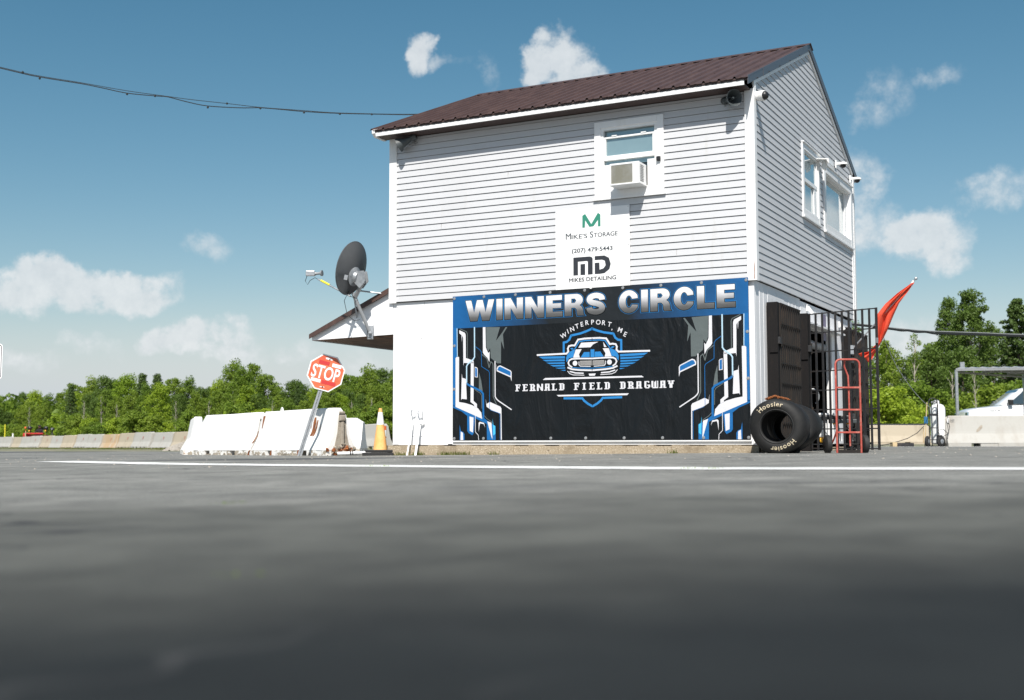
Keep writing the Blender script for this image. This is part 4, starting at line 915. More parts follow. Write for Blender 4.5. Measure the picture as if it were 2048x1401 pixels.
# the white advertising board over the banner
sg = bthing('advertising_board', -3.062, -.020, 2.442, 'white board with green M and MD logos above the banner', 'sign')
MB().box(0, 1.198, -.012, 0, 0, 1.193).build('board', 'sign_white', sg)
yf = -.0135
def fl(pts, m, name):
    from mathutils.geometry import tessellate_polygon
    mb = MB(); mb.add([(x, yf, y) for x, y in pts], [tuple(q) for q in tessellate_polygon([[Vector((x, y, 0)) for x, y in pts]])]); mb.build(name, m, sg)
fl([(0.443, 0.91), (0.444, 1.091), (0.49, 1.116), (0.589, 0.955), (0.697, 1.115), (0.737, 1.087), (0.737, 0.909), (0.697, 0.91), (0.697, 1.008), (0.624, 0.918), (0.559, 0.914), (0.49, 1.019), (0.484, 0.909)], 'ink_green', 'green_letter')
for p in [[(0.289, 0.897), (0.289, 0.951), (0.324, 0.971), (0.324, 0.897)], [(0.367, 0.905), (0.367, 1.035), (0.401, 1.05), (0.4, 0.904)], [(0.781, 0.908), (0.782, 1.046), (0.815, 1.024), (0.815, 0.908)], [(0.857, 0.899), (0.857, 0.976), (0.892, 0.958), (0.892, 0.897)]]:
    fl(p, 'ink_faint', 'logo_bar')
mb = MB()
for i in range(14):
    x0 = .262 + .048 * i; f_ = lambda x: .862 + .03 * (1 - ((x - .59) / .34) ** 2)
    mb.poly([(x0, yf, f_(x0)), (x0 + .048, yf, f_(x0 + .048)), (x0 + .048, yf, f_(x0 + .048) + .005), (x0, yf, f_(x0) + .005)])
mb.build('logo_arc', 'ink_faint', sg)
# serif-like small-capital lettering
def smallcaps(parts, x, z, m):
    for s_, h, w in parts:
        if s_ != ' ': text_part(s_, 'lettering', m, sg, x, yf, z, h, w, off=0); text_part(s_, 'lettering', m, sg, x + .0035, yf - .0006, z, h, w, off=0)
        x += w + .012
smallcaps([('M', .096, .085), ('IKE\'S', .068, .255), (' ', 0, .02), ('S', .096, .052), ('TORAGE', .068, .38)], .169, .752, 'ink_grey')
text_part('BOATS & UNITS', 'lettering', 'ink_fainter', sg, .30, yf, .655, .05, .585, off=-.006)
text_part('(207) 479\u00b75443', 'lettering', 'ink_grey', sg, .268, yf, .54, .066, .656, off=.006); text_part('(207) 479\u00b75443', 'lettering', 'ink_grey', sg, .272, yf - .0006, .54, .066, .656, off=.006)
for p in [[(0.292, 0.199), (0.292, 0.47), (0.556, 0.47), (0.59, 0.46), (0.607, 0.435), (0.606, 0.199), (0.528, 0.198), (0.529, 0.395), (0.513, 0.405), (0.368, 0.403), (0.368, 0.199)], [(0.408, 0.2), (0.409, 0.363), (0.485, 0.364), (0.484, 0.197)], [(0.64, 0.199), (0.64, 0.367), (0.715, 0.367), (0.718, 0.261), (0.779, 0.277), (0.815, 0.32), (0.803, 0.388), (0.761, 0.407), (0.64, 0.408), (0.641, 0.468), (0.797, 0.467), (0.869, 0.428), (0.896, 0.337), (0.875, 0.26), (0.796, 0.204), (0.724, 0.198)]]:
    fl(p, 'ink_dark', 'dark_letter')
text_part('MIKES DETAILING', 'lettering', 'ink_dark', sg, .218, yf, .102, .06, .76, off=.0); text_part('MIKES DETAILING', 'lettering', 'ink_dark', sg, .222, yf - .0006, .102, .06, .76, off=.0); text_part('MIKES DETAILING', 'lettering', 'ink_dark', sg, .220, yf - .0012, .1045, .06, .76, off=.0)
for x, z in ((.02, .02), (1.178, .02), (.02, 1.17), (1.178, 1.17), (.6, 1.17), (1.18, .6), (.02, .6)):
    c = MB(); c.ball((x, -.013, z), .007, 6); c.build('screw', 'grommet', sg)
c = MB(); c.lathe([(0, .028), (.008, .026)], (.59, -.045, .005), (0, -1, 0), 14); c.build('washer', 'white_plastic', sg)
# ------------------------------------------------------------------ trees
def leaf_cloud(rng, centres, radii, per, size, flat=0.75):
    """many small leaf-shaped faces in clumps -> (verts, faces)"""
    V = []; 
    cs = np.repeat(centres, per, axis=0); rs = np.repeat(radii, per)
    n = len(cs)
    g = rng.normal(size=(n, 3)); g /= np.linalg.norm(g, axis=1)[:, None]
    rad = rng.uniform(0.25, 1.0, n) ** 0.6
    p = cs + g * (rad * rs)[:, None] * np.array([1, 1, flat])
    a = rng.normal(size=(n, 3)); a /= np.linalg.norm(a, axis=1)[:, None]
    a = a * .75 + g * .6 + np.array([0, 0, .35]); a /= np.linalg.norm(a, axis=1)[:, None]      # leaf normals lean outward and up
    t = rng.normal(size=(n, 3)); u = np.cross(a, t); u /= np.linalg.norm(u, axis=1)[:, None]; w = np.cross(a, u)
    s = size * rng.uniform(.6, 1.3, n)[:, None]
    q = np.stack([p - u * s, p + w * s * .6, p + u * s, p - w * s * .6], 1).reshape(-1, 3)
    f = np.arange(4 * n).reshape(-1, 4)
    return q, f
def mesh_np(name, v, f, m, smooth=False):
    me = bpy.data.meshes.new(name); n = len(f)
    me.vertices.add(len(v)); me.vertices.foreach_set('co', np.asarray(v, dtype=np.float32).ravel())
    me.loops.add(4 * n); me.loops.foreach_set('vertex_index', f.ravel().astype(np.int32))
    me.polygons.add(n); me.polygons.foreach_set('loop_start', np.arange(0, 4 * n, 4, dtype=np.int32)); me.polygons.foreach_set('loop_total', np.full(n, 4, dtype=np.int32))
    me.update(calc_edges=True); me.materials.append(_m[m]); return me
TREES = {}
def make_tree(key, H, rx, base, kind, leaf_m, bark_m, seed, nclump, per, leaf, clump=(.45, .9)):
    rng = np.random.default_rng(seed); rd = random.Random(seed)
    mb = MB(); cs = []; rs = []
    if kind == 'leafy':
        # forked trunk with limbs; foliage clumps round the ends of the limbs
        lean = rd.uniform(-.04, .04) * H
        tr = [(0, 0, -.3), (lean * .2, 0, H * .2), (lean * .6, rd.uniform(-.1, .1), H * .45), (lean, 0, H * .72), (lean * 1.1, 0, H * .93)]
        r0 = .012 * H + .03
        mb.tube(tr, [r0, r0 * .85, r0 * .62, r0 * .35, r0 * .12], 7)
        for i in range(nclump):
            t = (i + .5) / nclump; h = base + (1 - base) * (t ** .8)
            prof = math.sin(math.pi * min(1, (h - base) / (1 - base) * .82 + .16)) ** .6
            a = i * 2.399 + rd.uniform(-.5, .5); rr = rx * prof * rd.uniform(.35, 1.05)
            z = H * h * rd.uniform(.94, 1.02); rad = rd.uniform(*clump)
            p = (lean * h + rr * math.cos(a), rr * math.sin(a), z)
            cs.append(p); rs.append(rad)
            if i % 2 == 0:
                zb = max(H * .12, z - rr * rd.uniform(.8, 1.5) - .3)
                mid = (p[0] * .55 + lean * h * .3, p[1] * .55, (z + zb) * .52)
                mb.tube([(lean * zb / H, 0, zb), mid, p], [r0 * .38 * (1 - .5 * h), r0 * .22 * (1 - .5 * h), r0 * .06], 5)
    elif kind == 'pine':
        r0 = .014 * H + .03
        mb.tube([(0, 0, -.3), (0, 0, H * .5), (0, 0, H * .98)], [r0, r0 * .6, r0 * .1], 7)
        lv = nclump // 6; zz_ = (1 - base) * H / lv
        for i in range(lv):
            h = base + (1 - base) * (i / lv); z = H * h
            L = rx * (1 - (h - base) / (1 - base)) ** .8 * rd.uniform(.6, 1.15) + .10
            for k in range(6):
                a = k * math.pi / 3 + i * .9 + rd.uniform(-.3, .3); LL = L * rd.uniform(.7, 1.1)
                e = (LL * math.cos(a), LL * math.sin(a), z + LL * .18)
                mb.tube([(0, 0, z), (e[0] * .6, e[1] * .6, z + LL * .02), e], [r0 * .2, r0 * .12, r0 * .04], 4, cap=False)
                for q in (.35, .65, .95):
                    cs.append((e[0] * q, e[1] * q, z + LL * .12 * q + rd.uniform(-.35, .35) * zz_)); rs.append(max(.22, zz_ * .62 * rd.uniform(.7, 1.2)))
    elif kind == 'thin':
        lean = .05 * H; r0 = .010 * H + .02
        mb.tube([(0, 0, -.3), (0, 0, H * .35), (lean * .5, 0, H * .7), (lean, 0, H * .97)], [r0, r0 * .8, r0 * .45, r0 * .12], 6)
        for i in range(nclump):
            h = base + (1 - base) * i / nclump; a = i * 2.4; rr = rx * rd.uniform(.4, 1) * (1.15 - .6 * h)
            z = H * h + rr * .6; p = (lean * h + rr * math.cos(a), rr * math.sin(a) * .8, z)
            mb.tube([(lean * h * .8, 0, H * h * .92), (p[0] * .5 + lean * .2, p[1] * .5, z - rr * .45), p], [r0 * .45, r0 * .28, r0 * .08], 5, cap=False)
            cs.append((p[0], p[1], z)); rs.append(rd.uniform(*clump))
    elif kind == 'bush':
        mb.tube([(0, 0, -.2), (.1, 0, H * .5)], [.06, .03], 5)
        for i in range(nclump):
            a = i * 2.399; h = rd.uniform(.12, 1) ** .8; rr = rx * math.sqrt(max(.05, 1 - h * h * .85)) * rd.uniform(.3, 1)
            cs.append((rr * math.cos(a), rr * math.sin(a), H * h * .92)); rs.append(rd.uniform(*clump))
            if i % 5 == 0: mb.tube([(0, 0, 0), (rr * .5 * math.cos(a), rr * .5 * math.sin(a), H * h * .6), cs[-1]], [.04, .025, .01], 4, cap=False)
    q, f = leaf_cloud(rng, np.array(cs), np.array(rs), per, leaf)
    me = mesh_np('crown', q, f, leaf_m)
    root = bpy.data.objects.new(key, None); root['H'] = H
    tr = bpy.data.meshes.new('trunk'); tr.from_pydata(mb.v, [], mb.f); tr.materials.append(_m[bark_m]); tr.update()
    tr.polygons.foreach_set('use_smooth', [True] * len(tr.polygons))
    TREES[key] = (H, me, tr)
make_tree('leafy_a', 8, 2.2, .16, 'leafy', 'leaf_mid', 'bark', 1, 60, 150, .105, (.45, .9))
make_tree('leafy_b', 8, 1.8, .14, 'leafy', 'leaf_mid', 'bark', 2, 55, 150, .10, (.4, .8))
make_tree('leafy_c', 8, 2.6, .12, 'leafy', 'leaf_bright', 'bark', 3, 66, 150, .105, (.45, .9))
make_tree('leafy_d', 8, 1.5, .20, 'leafy', 'leaf_mid', 'birch_bark', 4, 40, 140, .10, (.4, .7))
make_tree('leafy_e', 8, 2.0, .12, 'leafy', 'leaf_dark', 'bark', 5, 60, 150, .10, (.45, .85))
make_tree('pine_a', 8, 1.9, .18, 'pine', 'leaf_pine', 'bark', 6, 108, 26, .085)
make_tree('pine_b', 8, 1.2, .08, 'pine', 'leaf_pine', 'bark', 7, 120, 22, .075)
make_tree('thin_a', 8, 1.5, .5, 'thin', 'leaf_mid', 'birch_bark', 8, 13, 60, .09, (.3, .6))
make_tree('thin_b', 8, 1.7, .38, 'thin', 'leaf_mid', 'birch_bark', 18, 15, 12, .09, (.3, .55))
make_tree('bush_a', 3, 2.0, 0, 'bush', 'leaf_bright', 'bark', 9, 46, 150, .085, (.35, .65))
make_tree('bush_b', 3, 1.8, 0, 'bush', 'leaf_mid', 'bark', 10, 42, 150, .085, (.35, .6))
make_tree('big_a', 12, 2.5, .12, 'leafy', 'leaf_dark', 'birch_bark', 11, 110, 170, .11, (.4, .85))
make_tree('big_pine', 12, 3.4, .22, 'pine', 'leaf_pine', 'bark', 12, 132, 70, .10)
SP = {'leafy': 'tree', 'pine': 'pine_tree', 'thin': 'tree', 'bush': 'shrub', 'big': 'tree'}
def px_dir(px): return (px - 1024) / 2411.3
def plant(key, px, top, Yd, label, group=None, wf=1.0, rz=None, zb=None):
    """tree of the given kind standing Yd metres off, its top reaching the height that top gives"""
    H, me, tr = TREES[key]
    X = px_dir(px) * Yd; z0 = zg(X) if zb is None else zb
    zt = CAM_H + (883.5 - top) / 2411.3 * Yd
    h = zt - z0; k = h / H
    nm = 'pine_tree' if 'pine' in key else ('shrub' if 'bush' in key else ('birch_tree' if key in ('leafy_d', 'thin_a', 'thin_b') else 'leafy_tree'))
    o = bpy.data.objects.new(nm, None); C.objects.link(o); o.location = (X, Yd, z0)
    o.rotation_euler = (0, 0, random.uniform(0, 6.28) if rz is None else rz); ks = k if k < 1.5 else k
    o.scale = (k * wf, k * wf, k)
    tag(o, label, 'shrub' if nm == 'shrub' else ('pine tree' if nm == 'pine_tree' else 'tree'), group)
    for n2, md in (('trunk', tr), ('crown', me)):
        if n2 == 'trunk' and nm == 'shrub' : n2 = 'stems'
        c = bpy.data.objects.new(n2, md); C.objects.link(c); c.parent = o
    return o
random.seed(11)
def ordinal(n):
    one = ['zeroth', 'first', 'second', 'third', 'fourth', 'fifth', 'sixth', 'seventh', 'eighth', 'ninth', 'tenth', 'eleventh', 'twelfth', 'thirteenth', 'fourteenth', 'fifteenth', 'sixteenth', 'seventeenth', 'eighteenth', 'nineteenth']
    if n < 20: return one[n]
    tens = {2: 'twent', 3: 'thirt', 4: 'fort', 5: 'fift'}[n // 10]
    return tens + 'ieth' if n % 10 == 0 else tens + 'y-' + one[n % 10]
WHAT = {'leafy_a': 'full green leafy tree', 'leafy_b': 'slender green leafy tree', 'leafy_c': 'broad yellow-green leafy tree', 'leafy_d': 'pale-barked green tree', 'leafy_e': 'dark green leafy tree', 'bush_a': 'yellow-green bush', 'bush_b': 'mid green bush'}
SKY = [(-60, 800), (0, 795), (30, 792), (90, 790), (130, 772), (150, 770), (200, 757), (240, 763), (285, 748), (315, 747), (360, 760), (400, 768), (440, 766), (465, 730), (505, 734), (530, 757), (550, 775), (570, 760), (600, 770), (640, 766), (680, 758), (720, 745), (760, 740), (790, 736), (850, 735), (1000, 735), (1500, 735), (1650, 720)]
def skyline(x):
    for (a, ya), (b, yb) in zip(SKY, SKY[1:]):
        if a <= x <= b: return ya + (yb - ya) * (x - a) / (b - a)
    return 760
def wallY(x): return 44 + max(0, 760 - x) / 760 * 46 + max(0, min(20, (190 - x) * .25))          # the grey barrier row's distance
gB = 'trees of the wood behind the grey barriers'
special = {}
xs = list(range(-40, 860, 23))
keys = ['leafy_a', 'leafy_b', 'leafy_e', 'leafy_a', 'leafy_c', 'leafy_b', 'leafy_d', 'leafy_e']
LBL = {'leafy_a': 'full green leafy tree standing in the wood behind the grey barriers', 'leafy_b': 'slender green leafy tree standing in the wood behind the grey barriers', 'leafy_c': 'broad yellow-green leafy tree in the wood behind the grey barriers', 'leafy_d': 'pale-barked green tree in the wood behind the grey barriers', 'leafy_e': 'dark green leafy tree in the wood behind the grey barriers', 'pine_a': 'layered dark pine in the wood behind the grey barriers', 'pine_b': 'narrow dark spruce in the wood behind the grey barriers'}
GRP = {k: v.replace('tree standing', 'trees').replace('tree in', 'trees in').replace('pine in', 'pines in').replace('spruce in', 'spruces in') for k, v in LBL.items()}
for i, x in enumerate(xs):                        # the skyline row
    if 270 < x < 330 or 445 < x < 520: continue
    k = keys[(i * 5 + 3) % 8]; px = x + random.uniform(-7, 7)
    cnt_b = cnt_b + 1 if i else 1
    plant(k, px, skyline(px) + random.uniform(-6, 12), wallY(x) + random.uniform(22, 32), f'{WHAT[k]}, {ordinal(cnt_b)} from the left in the skyline row of the wood', gB, random.uniform(.75, 1.05))
for i, x in enumerate(range(-50, 860, 22)):       # the middle row, lower
    k = keys[(i * 3 + 1) % 8]; px = x + random.uniform(-9, 9); s = skyline(px)
    plant(k, px, s + (884 - s) * random.uniform(.14, .34), wallY(x) + random.uniform(12, 19), f'{WHAT[k]}, {ordinal(i + 1)} from the left in the middle row of the wood', gB, random.uniform(.75, 1.0))
for i, x in enumerate(range(-50, 870, 19)):       # saplings and brush along the edge
    k = ('bush_a', 'bush_b', 'bush_b')[i % 3]; px = x + random.uniform(-9, 9); s = skyline(px)
    lab = f'{WHAT[k]}, {ordinal(i + 1)} from the left along the front edge of the wood'
    plant(k, px, s + (884 - s) * random.uniform(.48, .72), wallY(x) + random.uniform(6, 11), lab, 'bushes along the front edge of the wood', random.uniform(.8, 1.1))
plant('pine_a', 285, 745, 92, 'left one of two layered pines rising above the wood left of white barriers', None, 1.0)
plant('pine_a', 314, 746, 94, 'right one of two layered pines rising above the wood left of white barriers', None, 1.05)
plant('leafy_b', 466, 727, 82, 'tall dark green tree making the highest crown behind the white barriers', None, .85)
plant('leafy_a', 503, 731, 82, 'tall green tree just right of highest crown behind white barriers', None, .72)
plant('leafy_b', 484, 738, 78, 'tall green tree between the two highest crowns behind white barriers', None, .9)
plant('pine_b', 595, 769, 74, 'narrow dark spruce in the wood just left of the stop sign', None, .8)
plant('pine_a', 142, 768, 104, 'layered pine above the wood behind the far red vehicle', None, .8)
plant('thin_b', 418, 800, 68, 'bare pale-stemmed young tree before the wood behind white barriers', None, .7)
plant('thin_a', 205, 790, 88, 'thin pale birch in the wood right of the tripod', None, .6)
for px_, top_, Yd_, lab_ in ((60, 812, 108, 'pale bare-limbed young tree in the wood above the far red vehicle'), (168, 800, 92, 'pale bare-limbed young tree in the wood between the tripod and pines'), (236, 806, 86, 'pale bare-limbed young tree in the wood just left of the two pines'), (352, 800, 78, 'pale bare-limbed young tree in the wood right of the two pines'), (545, 800, 66, 'pale bare-limbed young tree in the wood left of the stop sign'), (705, 800, 58, 'pale bare-limbed young tree in the wood right of the stop sign'), (745, 795, 56, 'pale bare-limbed young tree in the wood above the traffic cone')):
    plant('thin_b', px_, top_, Yd_, lab_, 'pale bare young trees before the left wood', .6)
# right-hand trees
plant('big_a', 1945, 590, 72, 'tallest leafy tree over the carport, with a forked pale trunk', None, .82, 1.0)
plant('big_a', 1903, 606, 75, 'tall leafy tree just left of the tallest one over the carport', None, .66, 2.2)
plant('big_pine', 2040, 597, 68, 'big dark pine at the right edge above the white truck', None, .95)
plant('leafy_e', 1990, 660, 76, 'dark leafy tree between the tallest tree and the big pine', None, .9)
plant('thin_a', 1828, 674, 70, 'thin sparse birch with an open crown right of the red flag', None, .62, .4)
plant('thin_b', 1905, 745, 64, 'nearly bare pale-limbed tree left of the carport post', None, .8, 1.1)
plant('thin_b', 1952, 735, 60, 'bare pale forked trunk standing behind the truck hood', None, .5, 2.1)
plant('leafy_b', 1712, 655, 66, 'leafy tree top showing over the open gate beside the building', None, .7)
plant('leafy_d', 1775, 690, 72, 'pale-barked leafy tree behind the tip of the flag', None, .8)
plant('leafy_e', 1862, 700, 74, 'dark leafy tree behind the propane cylinder', None, .95)
plant('leafy_a', 1760, 700, 80, 'green leafy tree behind the flag, farther back', None, 1)
plant('leafy_e', 1830, 716, 80, 'dark leafy tree farther back right of the flag', None, 1)
plant('leafy_a', 1880, 690, 84, 'green leafy tree farther back left of the tallest tree', None, .9)
plant('leafy_e', 1925, 700, 66, 'dark leafy undergrowth tree beneath the tallest tree', None, 1.0)
plant('leafy_e', 2045, 700, 78, 'dark leafy tree behind the big pine at right', None, 1.1)
for i, (x, y, k, Yd, lab) in enumerate([(1768, 778, 'bush_a', 52, 'bright yellow-green bush beside the open gate'), (1800, 800, 'bush_a', 54, 'bright yellow-green bush left of propane cylinder'), (1736, 790, 'bush_a', 53, 'bright green bush seen through the open gate bars'),
        (1832, 770, 'bush_b', 56, 'green bush behind the propane cart handle'), (1868, 800, 'bush_b', 56, 'green bush just right of the propane cylinder'), (1905, 800, 'bush_b', 58, 'green bush at the left post of carport'), (1945, 815, 'bush_b', 60, 'green bush in front of the forked pale trunk'),
        (1985, 775, 'bush_b', 60, 'green bush under the carport roof'), (2030, 770, 'bush_b', 60, 'green bush behind the truck windscreen'), (2085, 780, 'bush_b', 60, 'green bush behind the truck cab'), (1700, 800, 'bush_a', 56, 'bright green bush beside the rear corner of building')]):
    plant(k, x, y, Yd + 4, lab, None, 1.1)
# trees outside the frame to either side and a far wood closing the view
rng = np.random.default_rng(5)
def far_wood(name, x0, x1, y0, y1, n, h, label):
    t = rng.uniform(0, 1, n); X = x0 + (x1 - x0) * t; Yv = y0 + (y1 - y0) * t + rng.uniform(-6, 6, n)
    top = h * (.8 + .2 * np.sin(X * .31) * np.cos(X * .13 + 1))
    Z = rng.uniform(-.3, 1, n) * top
    cs = np.stack([X, Yv, Z], 1); q, f = leaf_cloud(rng, cs, np.full(n, .9), 7, .34)
    me = mesh_np(name, q, f, 'leaf_mid'); o = bpy.data.objects.new(name, me); C.objects.link(o); tag(o, label, 'wood', kind='stuff')
far_wood('distant_wood', -95, 62, 150, 96, 9000, 5.2, 'dense far wood closing the view behind the nearer trees')
# ------------------------------------------------------------------ concrete barriers
def jersey(name, p0, p1, label, m, h=.81, group=None, slots=(.28, .72), mark=None, wscale=1.0, end_m=None, z_up=0.0, loop=None, notch=False):
    """a jersey barrier from ground point p0 to p1"""
    a = Vector(p0); b = Vector(p1); L = (b - a).length; ang = math.atan2(b.y - a.y, b.x - a.x)
    t = thing(name, (a.x, a.y, zg(a.x) + z_up), ang, label, 'concrete barrier', group)
    slope = (zg(b.x) - zg(a.x)) / L
    k = h / .81; w = wscale
    prof = [(.30, .09), (.30, .10), (.285, .13), (.17, .34), (.155, .40), (.085, .785), (.065, .81)]
    pts = [(-q * w, z * k) for q, z in prof] + [(q * w, z * k) for q, z in reversed(prof)]
    mb = MB(); ce = .17 if m == 'barrier_white' else .11; xs = [0, ce, .5, L / 2, L - .5, L - ce, L]; n = len(pts); vs = []
    for i, x in enumerate(xs):
        for (y, z) in pts:
            e = (.93 if i in (0, len(xs) - 1) else 1); zz = z if z < .2 else z * (((.87 if m == 'barrier_white' else .93) if z > .7 else .98) if e < 1 else 1) + .004 * math.sin(x * 3.1 + a.x)
            vs.append((x, y * e, zz + slope * x))
    fs = [(i * n + j, (i + 1) * n + j, (i + 1) * n + (j + 1) % n, i * n + (j + 1) % n) for i in range(len(xs) - 1) for j in range(n)]
    fs += [tuple(range(n - 1, -1, -1)), tuple(range((len(xs) - 1) * n, len(xs) * n))]
    mb.add(vs, fs)
    body = mb.build('body', m, t, smooth=False)
    # the foot, with the lifting slots left open
    mb = MB(); cur = 0.0; sw = .24
    rr = random.Random(int(abs(a.x * 100)))
    for s in list(slots) + [None]:
        e = L if s is None else s * L - sw / 2 * rr.uniform(.8, 1.3)
        segs = max(2, int((e - cur) / .35)); 
        for q in range(segs):
            u0 = cur + (e - cur) * q / segs; u1 = cur + (e - cur) * (q + 1) / segs
            j0 = rr.uniform(-.012, .012)
            mb.box(u0, u1 + .0004, (-.300 + j0) * w, (.300 - j0) * w, -.12 + slope * u0, .0895 * k + slope * u0)
        if s is not None: cur = s * L + sw / 2 * rr.uniform(.8, 1.3)
    mb.build('foot', m if m != 'barrier_white' else 'barrier_foot', t)
    if mark:
        v, f = txt(mark, .17, None, .01); mb = MB(); x0 = L * .56
        yy = lambda z: (.17 - (z - .34) * .19) * w
        mb.add([(x0 + p[0], -yy(.45 + p[1]) - .006, .45 + p[1]) for p in v], f); mb.build('painted_mark', 'red_mark', t)
    return t, L, slope
# the long grey row along the track
A = Vector((-4.0, 38.5)); Bq = Vector((-38.8, 91.5)); dR = (Bq - A); LR = dR.length; dR.normalize()
cols = ['barrier_grey', 'barrier_tan', 'barrier_grey', 'barrier_blue', 'barrier_blue', 'barrier_tan', 'barrier_tan', 'barrier_grey', 'barrier_grey', 'barrier_tan', 'barrier_orange', 'barrier_grey', 'barrier_grey', 'barrier_tan', 'barrier_grey', 'barrier_tan', 'barrier_grey', 'barrier_grey', 'barrier_tan', 'barrier_grey', 'barrier_grey', 'barrier_grey']
nice = {'barrier_grey': 'grey', 'barrier_tan': 'tan', 'barrier_blue': 'bluish-grey', 'barrier_orange': 'orange-stained'}
nth = ['first', 'second', 'third', 'fourth', 'fifth', 'sixth', 'seventh', 'eighth', 'ninth', 'tenth', 'eleventh', 'twelfth', 'thirteenth', 'fourteenth', 'fifteenth', 'sixteenth', 'seventeenth', 'eighteenth', 'nineteenth', 'twentieth', 'twenty-first', 'twenty-second']
nb = 21
for i in range(nb):
    p0 = A + dR * (i * 3.05 + .02); p1 = A + dR * (i * 3.05 + 3.03)
    off = .06 * math.sin(i * 2.2)
    nn = Vector((dR.y, -dR.x)) * off
    # walk from far end to near so local -y faces the lot
    jersey('concrete_barrier', p1 + nn, p0 + nn, f'{nice[cols[i]]} concrete barrier in the long row, {nth[i]} from its near end by the building', cols[i], group='long row of concrete barriers along the track', slots=(.2, .38, .62, .82), mark='P' if 4 <= i <= 16 and i != 13 else None, z_up=.025 * math.sin(i * 1.7))
# white barriers beside the building
def white_barrier(p0, p1, label, **k): return jersey('white_barrier', p0, p1, label, 'barrier_white', group='white-painted barriers left of the building', **k)
P0 = Vector((-2.86, 20.3)); dW = Vector((-.586, .81)).normalized()
Q0, Q1 = P0, P0 + dW * 3.05
b1, L1, s1 = white_barrier(Q1, Q0, 'white barrier behind the stop sign post, rust streaks near its broken end')
Q2, Q3 = P0 + dW * 3.15 + Vector((.02, .02)), P0 + dW * 5.98
b2, L2, s2 = white_barrier(Q3, Q2, 'white barrier in line left of the stop sign with a wide plain face')
b3, L3, s3 = white_barrier(Vector((-7.45, 28.3)), Vector((-6.62, 25.5)), 'short-looking white barrier at the far left end of the white ones', h=.80)
b4, L4, s4 = white_barrier(Vector((-6.3, 27.9)), Vector((-3.36, 27.4)), 'white barrier lying behind the others left of traffic cone', h=.77, wscale=1.0)
def face_y(z): return .30 if z < .1 else (.285 - (z - .13) * .548 if z < .34 else .17 - (z - .34) * .19)
def streak(par, m, x, pts, name='rust_streak'):
    """stain or painted shade strip on the sloped face: pts (dx, z, halfwidth)"""
    mb = MB(); vs = []
    for dx, z, hw in pts:
        y = -face_y(z) - .004
        vs += [(x + dx - hw, y, z), (x + dx + hw, y, z)]
    mb.add(vs, [(2 * i, 2 * i + 1, 2 * i + 3, 2 * i + 2) for i in range(len(pts) - 1)]); o = mb.build(name, m, par); o['label'] = 'rusty run-off streak or painted joint shade'
streak(b1, 'rust', 2.28, [(.02, .67, .03), (.03, .58, .055), (.03, .50, .045), (.02, .42, .05), (-.04, .34, .045), (-.12, .26, .04), (-.20, .17, .045), (-.24, .10, .04), (-.25, .01, .05)])
streak(b1, 'rust', 2.40, [(.01, .62, .02), (.0, .50, .03), (-.03, .40, .026), (-.08, .33, .02)])
streak(b1, 'concrete_raw', .015, [(0, .70, .012), (0, .5, .010), (0, .3, .014), (0, .12, .012)], 'joint_shade'); streak(b1, 'rust', .18, [(0, .73, .045), (-.01, .62, .03), (-.01, .50, .012)])  # joint strip paints the gap's shade onto the face; the wide one is rust
streak(b1, 'rust', .95, [(.0, .12, .01), (-.03, .08, .03), (-.05, .0, .04)])
streak(b1, 'rust', 2.2, [(0, .58, .006), (0, .48, .008)]); streak(b1, 'rust', 2.55, [(0, .55, .006), (0, .44, .008)])
streak(b2, 'rust', 2.88, [(.02, .47, .02), (.0, .38, .05), (-.05, .30, .035), (-.10, .24, .02)])
streak(b2, 'rust', 2.80, [(.05, .12, .02), (0, .08, .03), (-.02, .0, .04)])
streak(b2, 'black_paint', 2.92, [(0, .70, .05), (.0, .67, .07), (.02, .65, .04)], 'chipped_patch')
# broken near end of the first white barrier: raw concrete, a lug and a crumbled foot
c = MB(); c.prism([(-.15, .12), (-.085, .40), (-.05, .76), (.05, .76), (.085, .40), (.15, .12)], 'x', L1 - .002, L1 + .012); c.build('raw_end', 'concrete_raw', b1)
c = MB(); c.box(L1 + .011, L1 + .045, -.05, .05, .60, .70); c.box(L1 + .011, L1 + .05, -.025, .025, .2, .585); c.build('end_key', 'concrete_raw', b1, bevel=.01)
c = MB(); c.box(L1 + .010, L1 + .016, -.055, .055, .70, .725); c.box(L1 + .010, L1 + .016, -.06, .06, .585, .598); c.build('end_recess', 'black_paint', b1)
c = MB(); rr = random.Random(4)
for i in range(90):
    y_ = rr.gauss(0, .13); r_ = rr.uniform(.010, .032); q_ = Vector((L1 + .004 + abs(rr.gauss(0, .03)) * (1 if y_ > -.2 else 0), y_, max(.005, rr.uniform(.0, .19) * (1 - abs(y_) * 1.6)) + s1 * L1)); d_ = Vector((rr.uniform(-1, 1), rr.uniform(-1, 1), rr.uniform(-1, 1))).normalized()
    c.obox(q_ - d_ * r_, q_ + d_ * r_, r_ * 1.3, r_ * 1.7)
o = c.build('crumbled_end', ['rust', 'concrete_raw'], b1)
for i_, p_ in enumerate(o.data.polygons): p_.material_index = (i_ // 6) % 2; o['kind'] = 'stuff'
c = MB(); c.tube([(.72 + .045 * math.cos(q * math.pi / 8) * -1, 0, .80 + .075 * math.sin(q * math.pi / 8)) for q in range(9)], .012, 8); c.build('lifting_loop', 'white_trim', b1, smooth=True)
for bb in (b1, b2):
    c = MB(); rr = random.Random(int(bb.location.x * 10) + 3)
    for i in range(16):
        x = rr.uniform(.1, 2.9); w_ = rr.uniform(.03, .09); h_ = rr.uniform(.02, .07)
        z0 = s1 * x
        c.prism([(x - w_, z0), (x + w_, z0), (x + w_ * .5, h_ + z0), (x - w_ * .3, h_ * .8 + z0)], 'y', -.3045, -.29)
    c.build('chipped_edge', 'concrete_raw', bb)
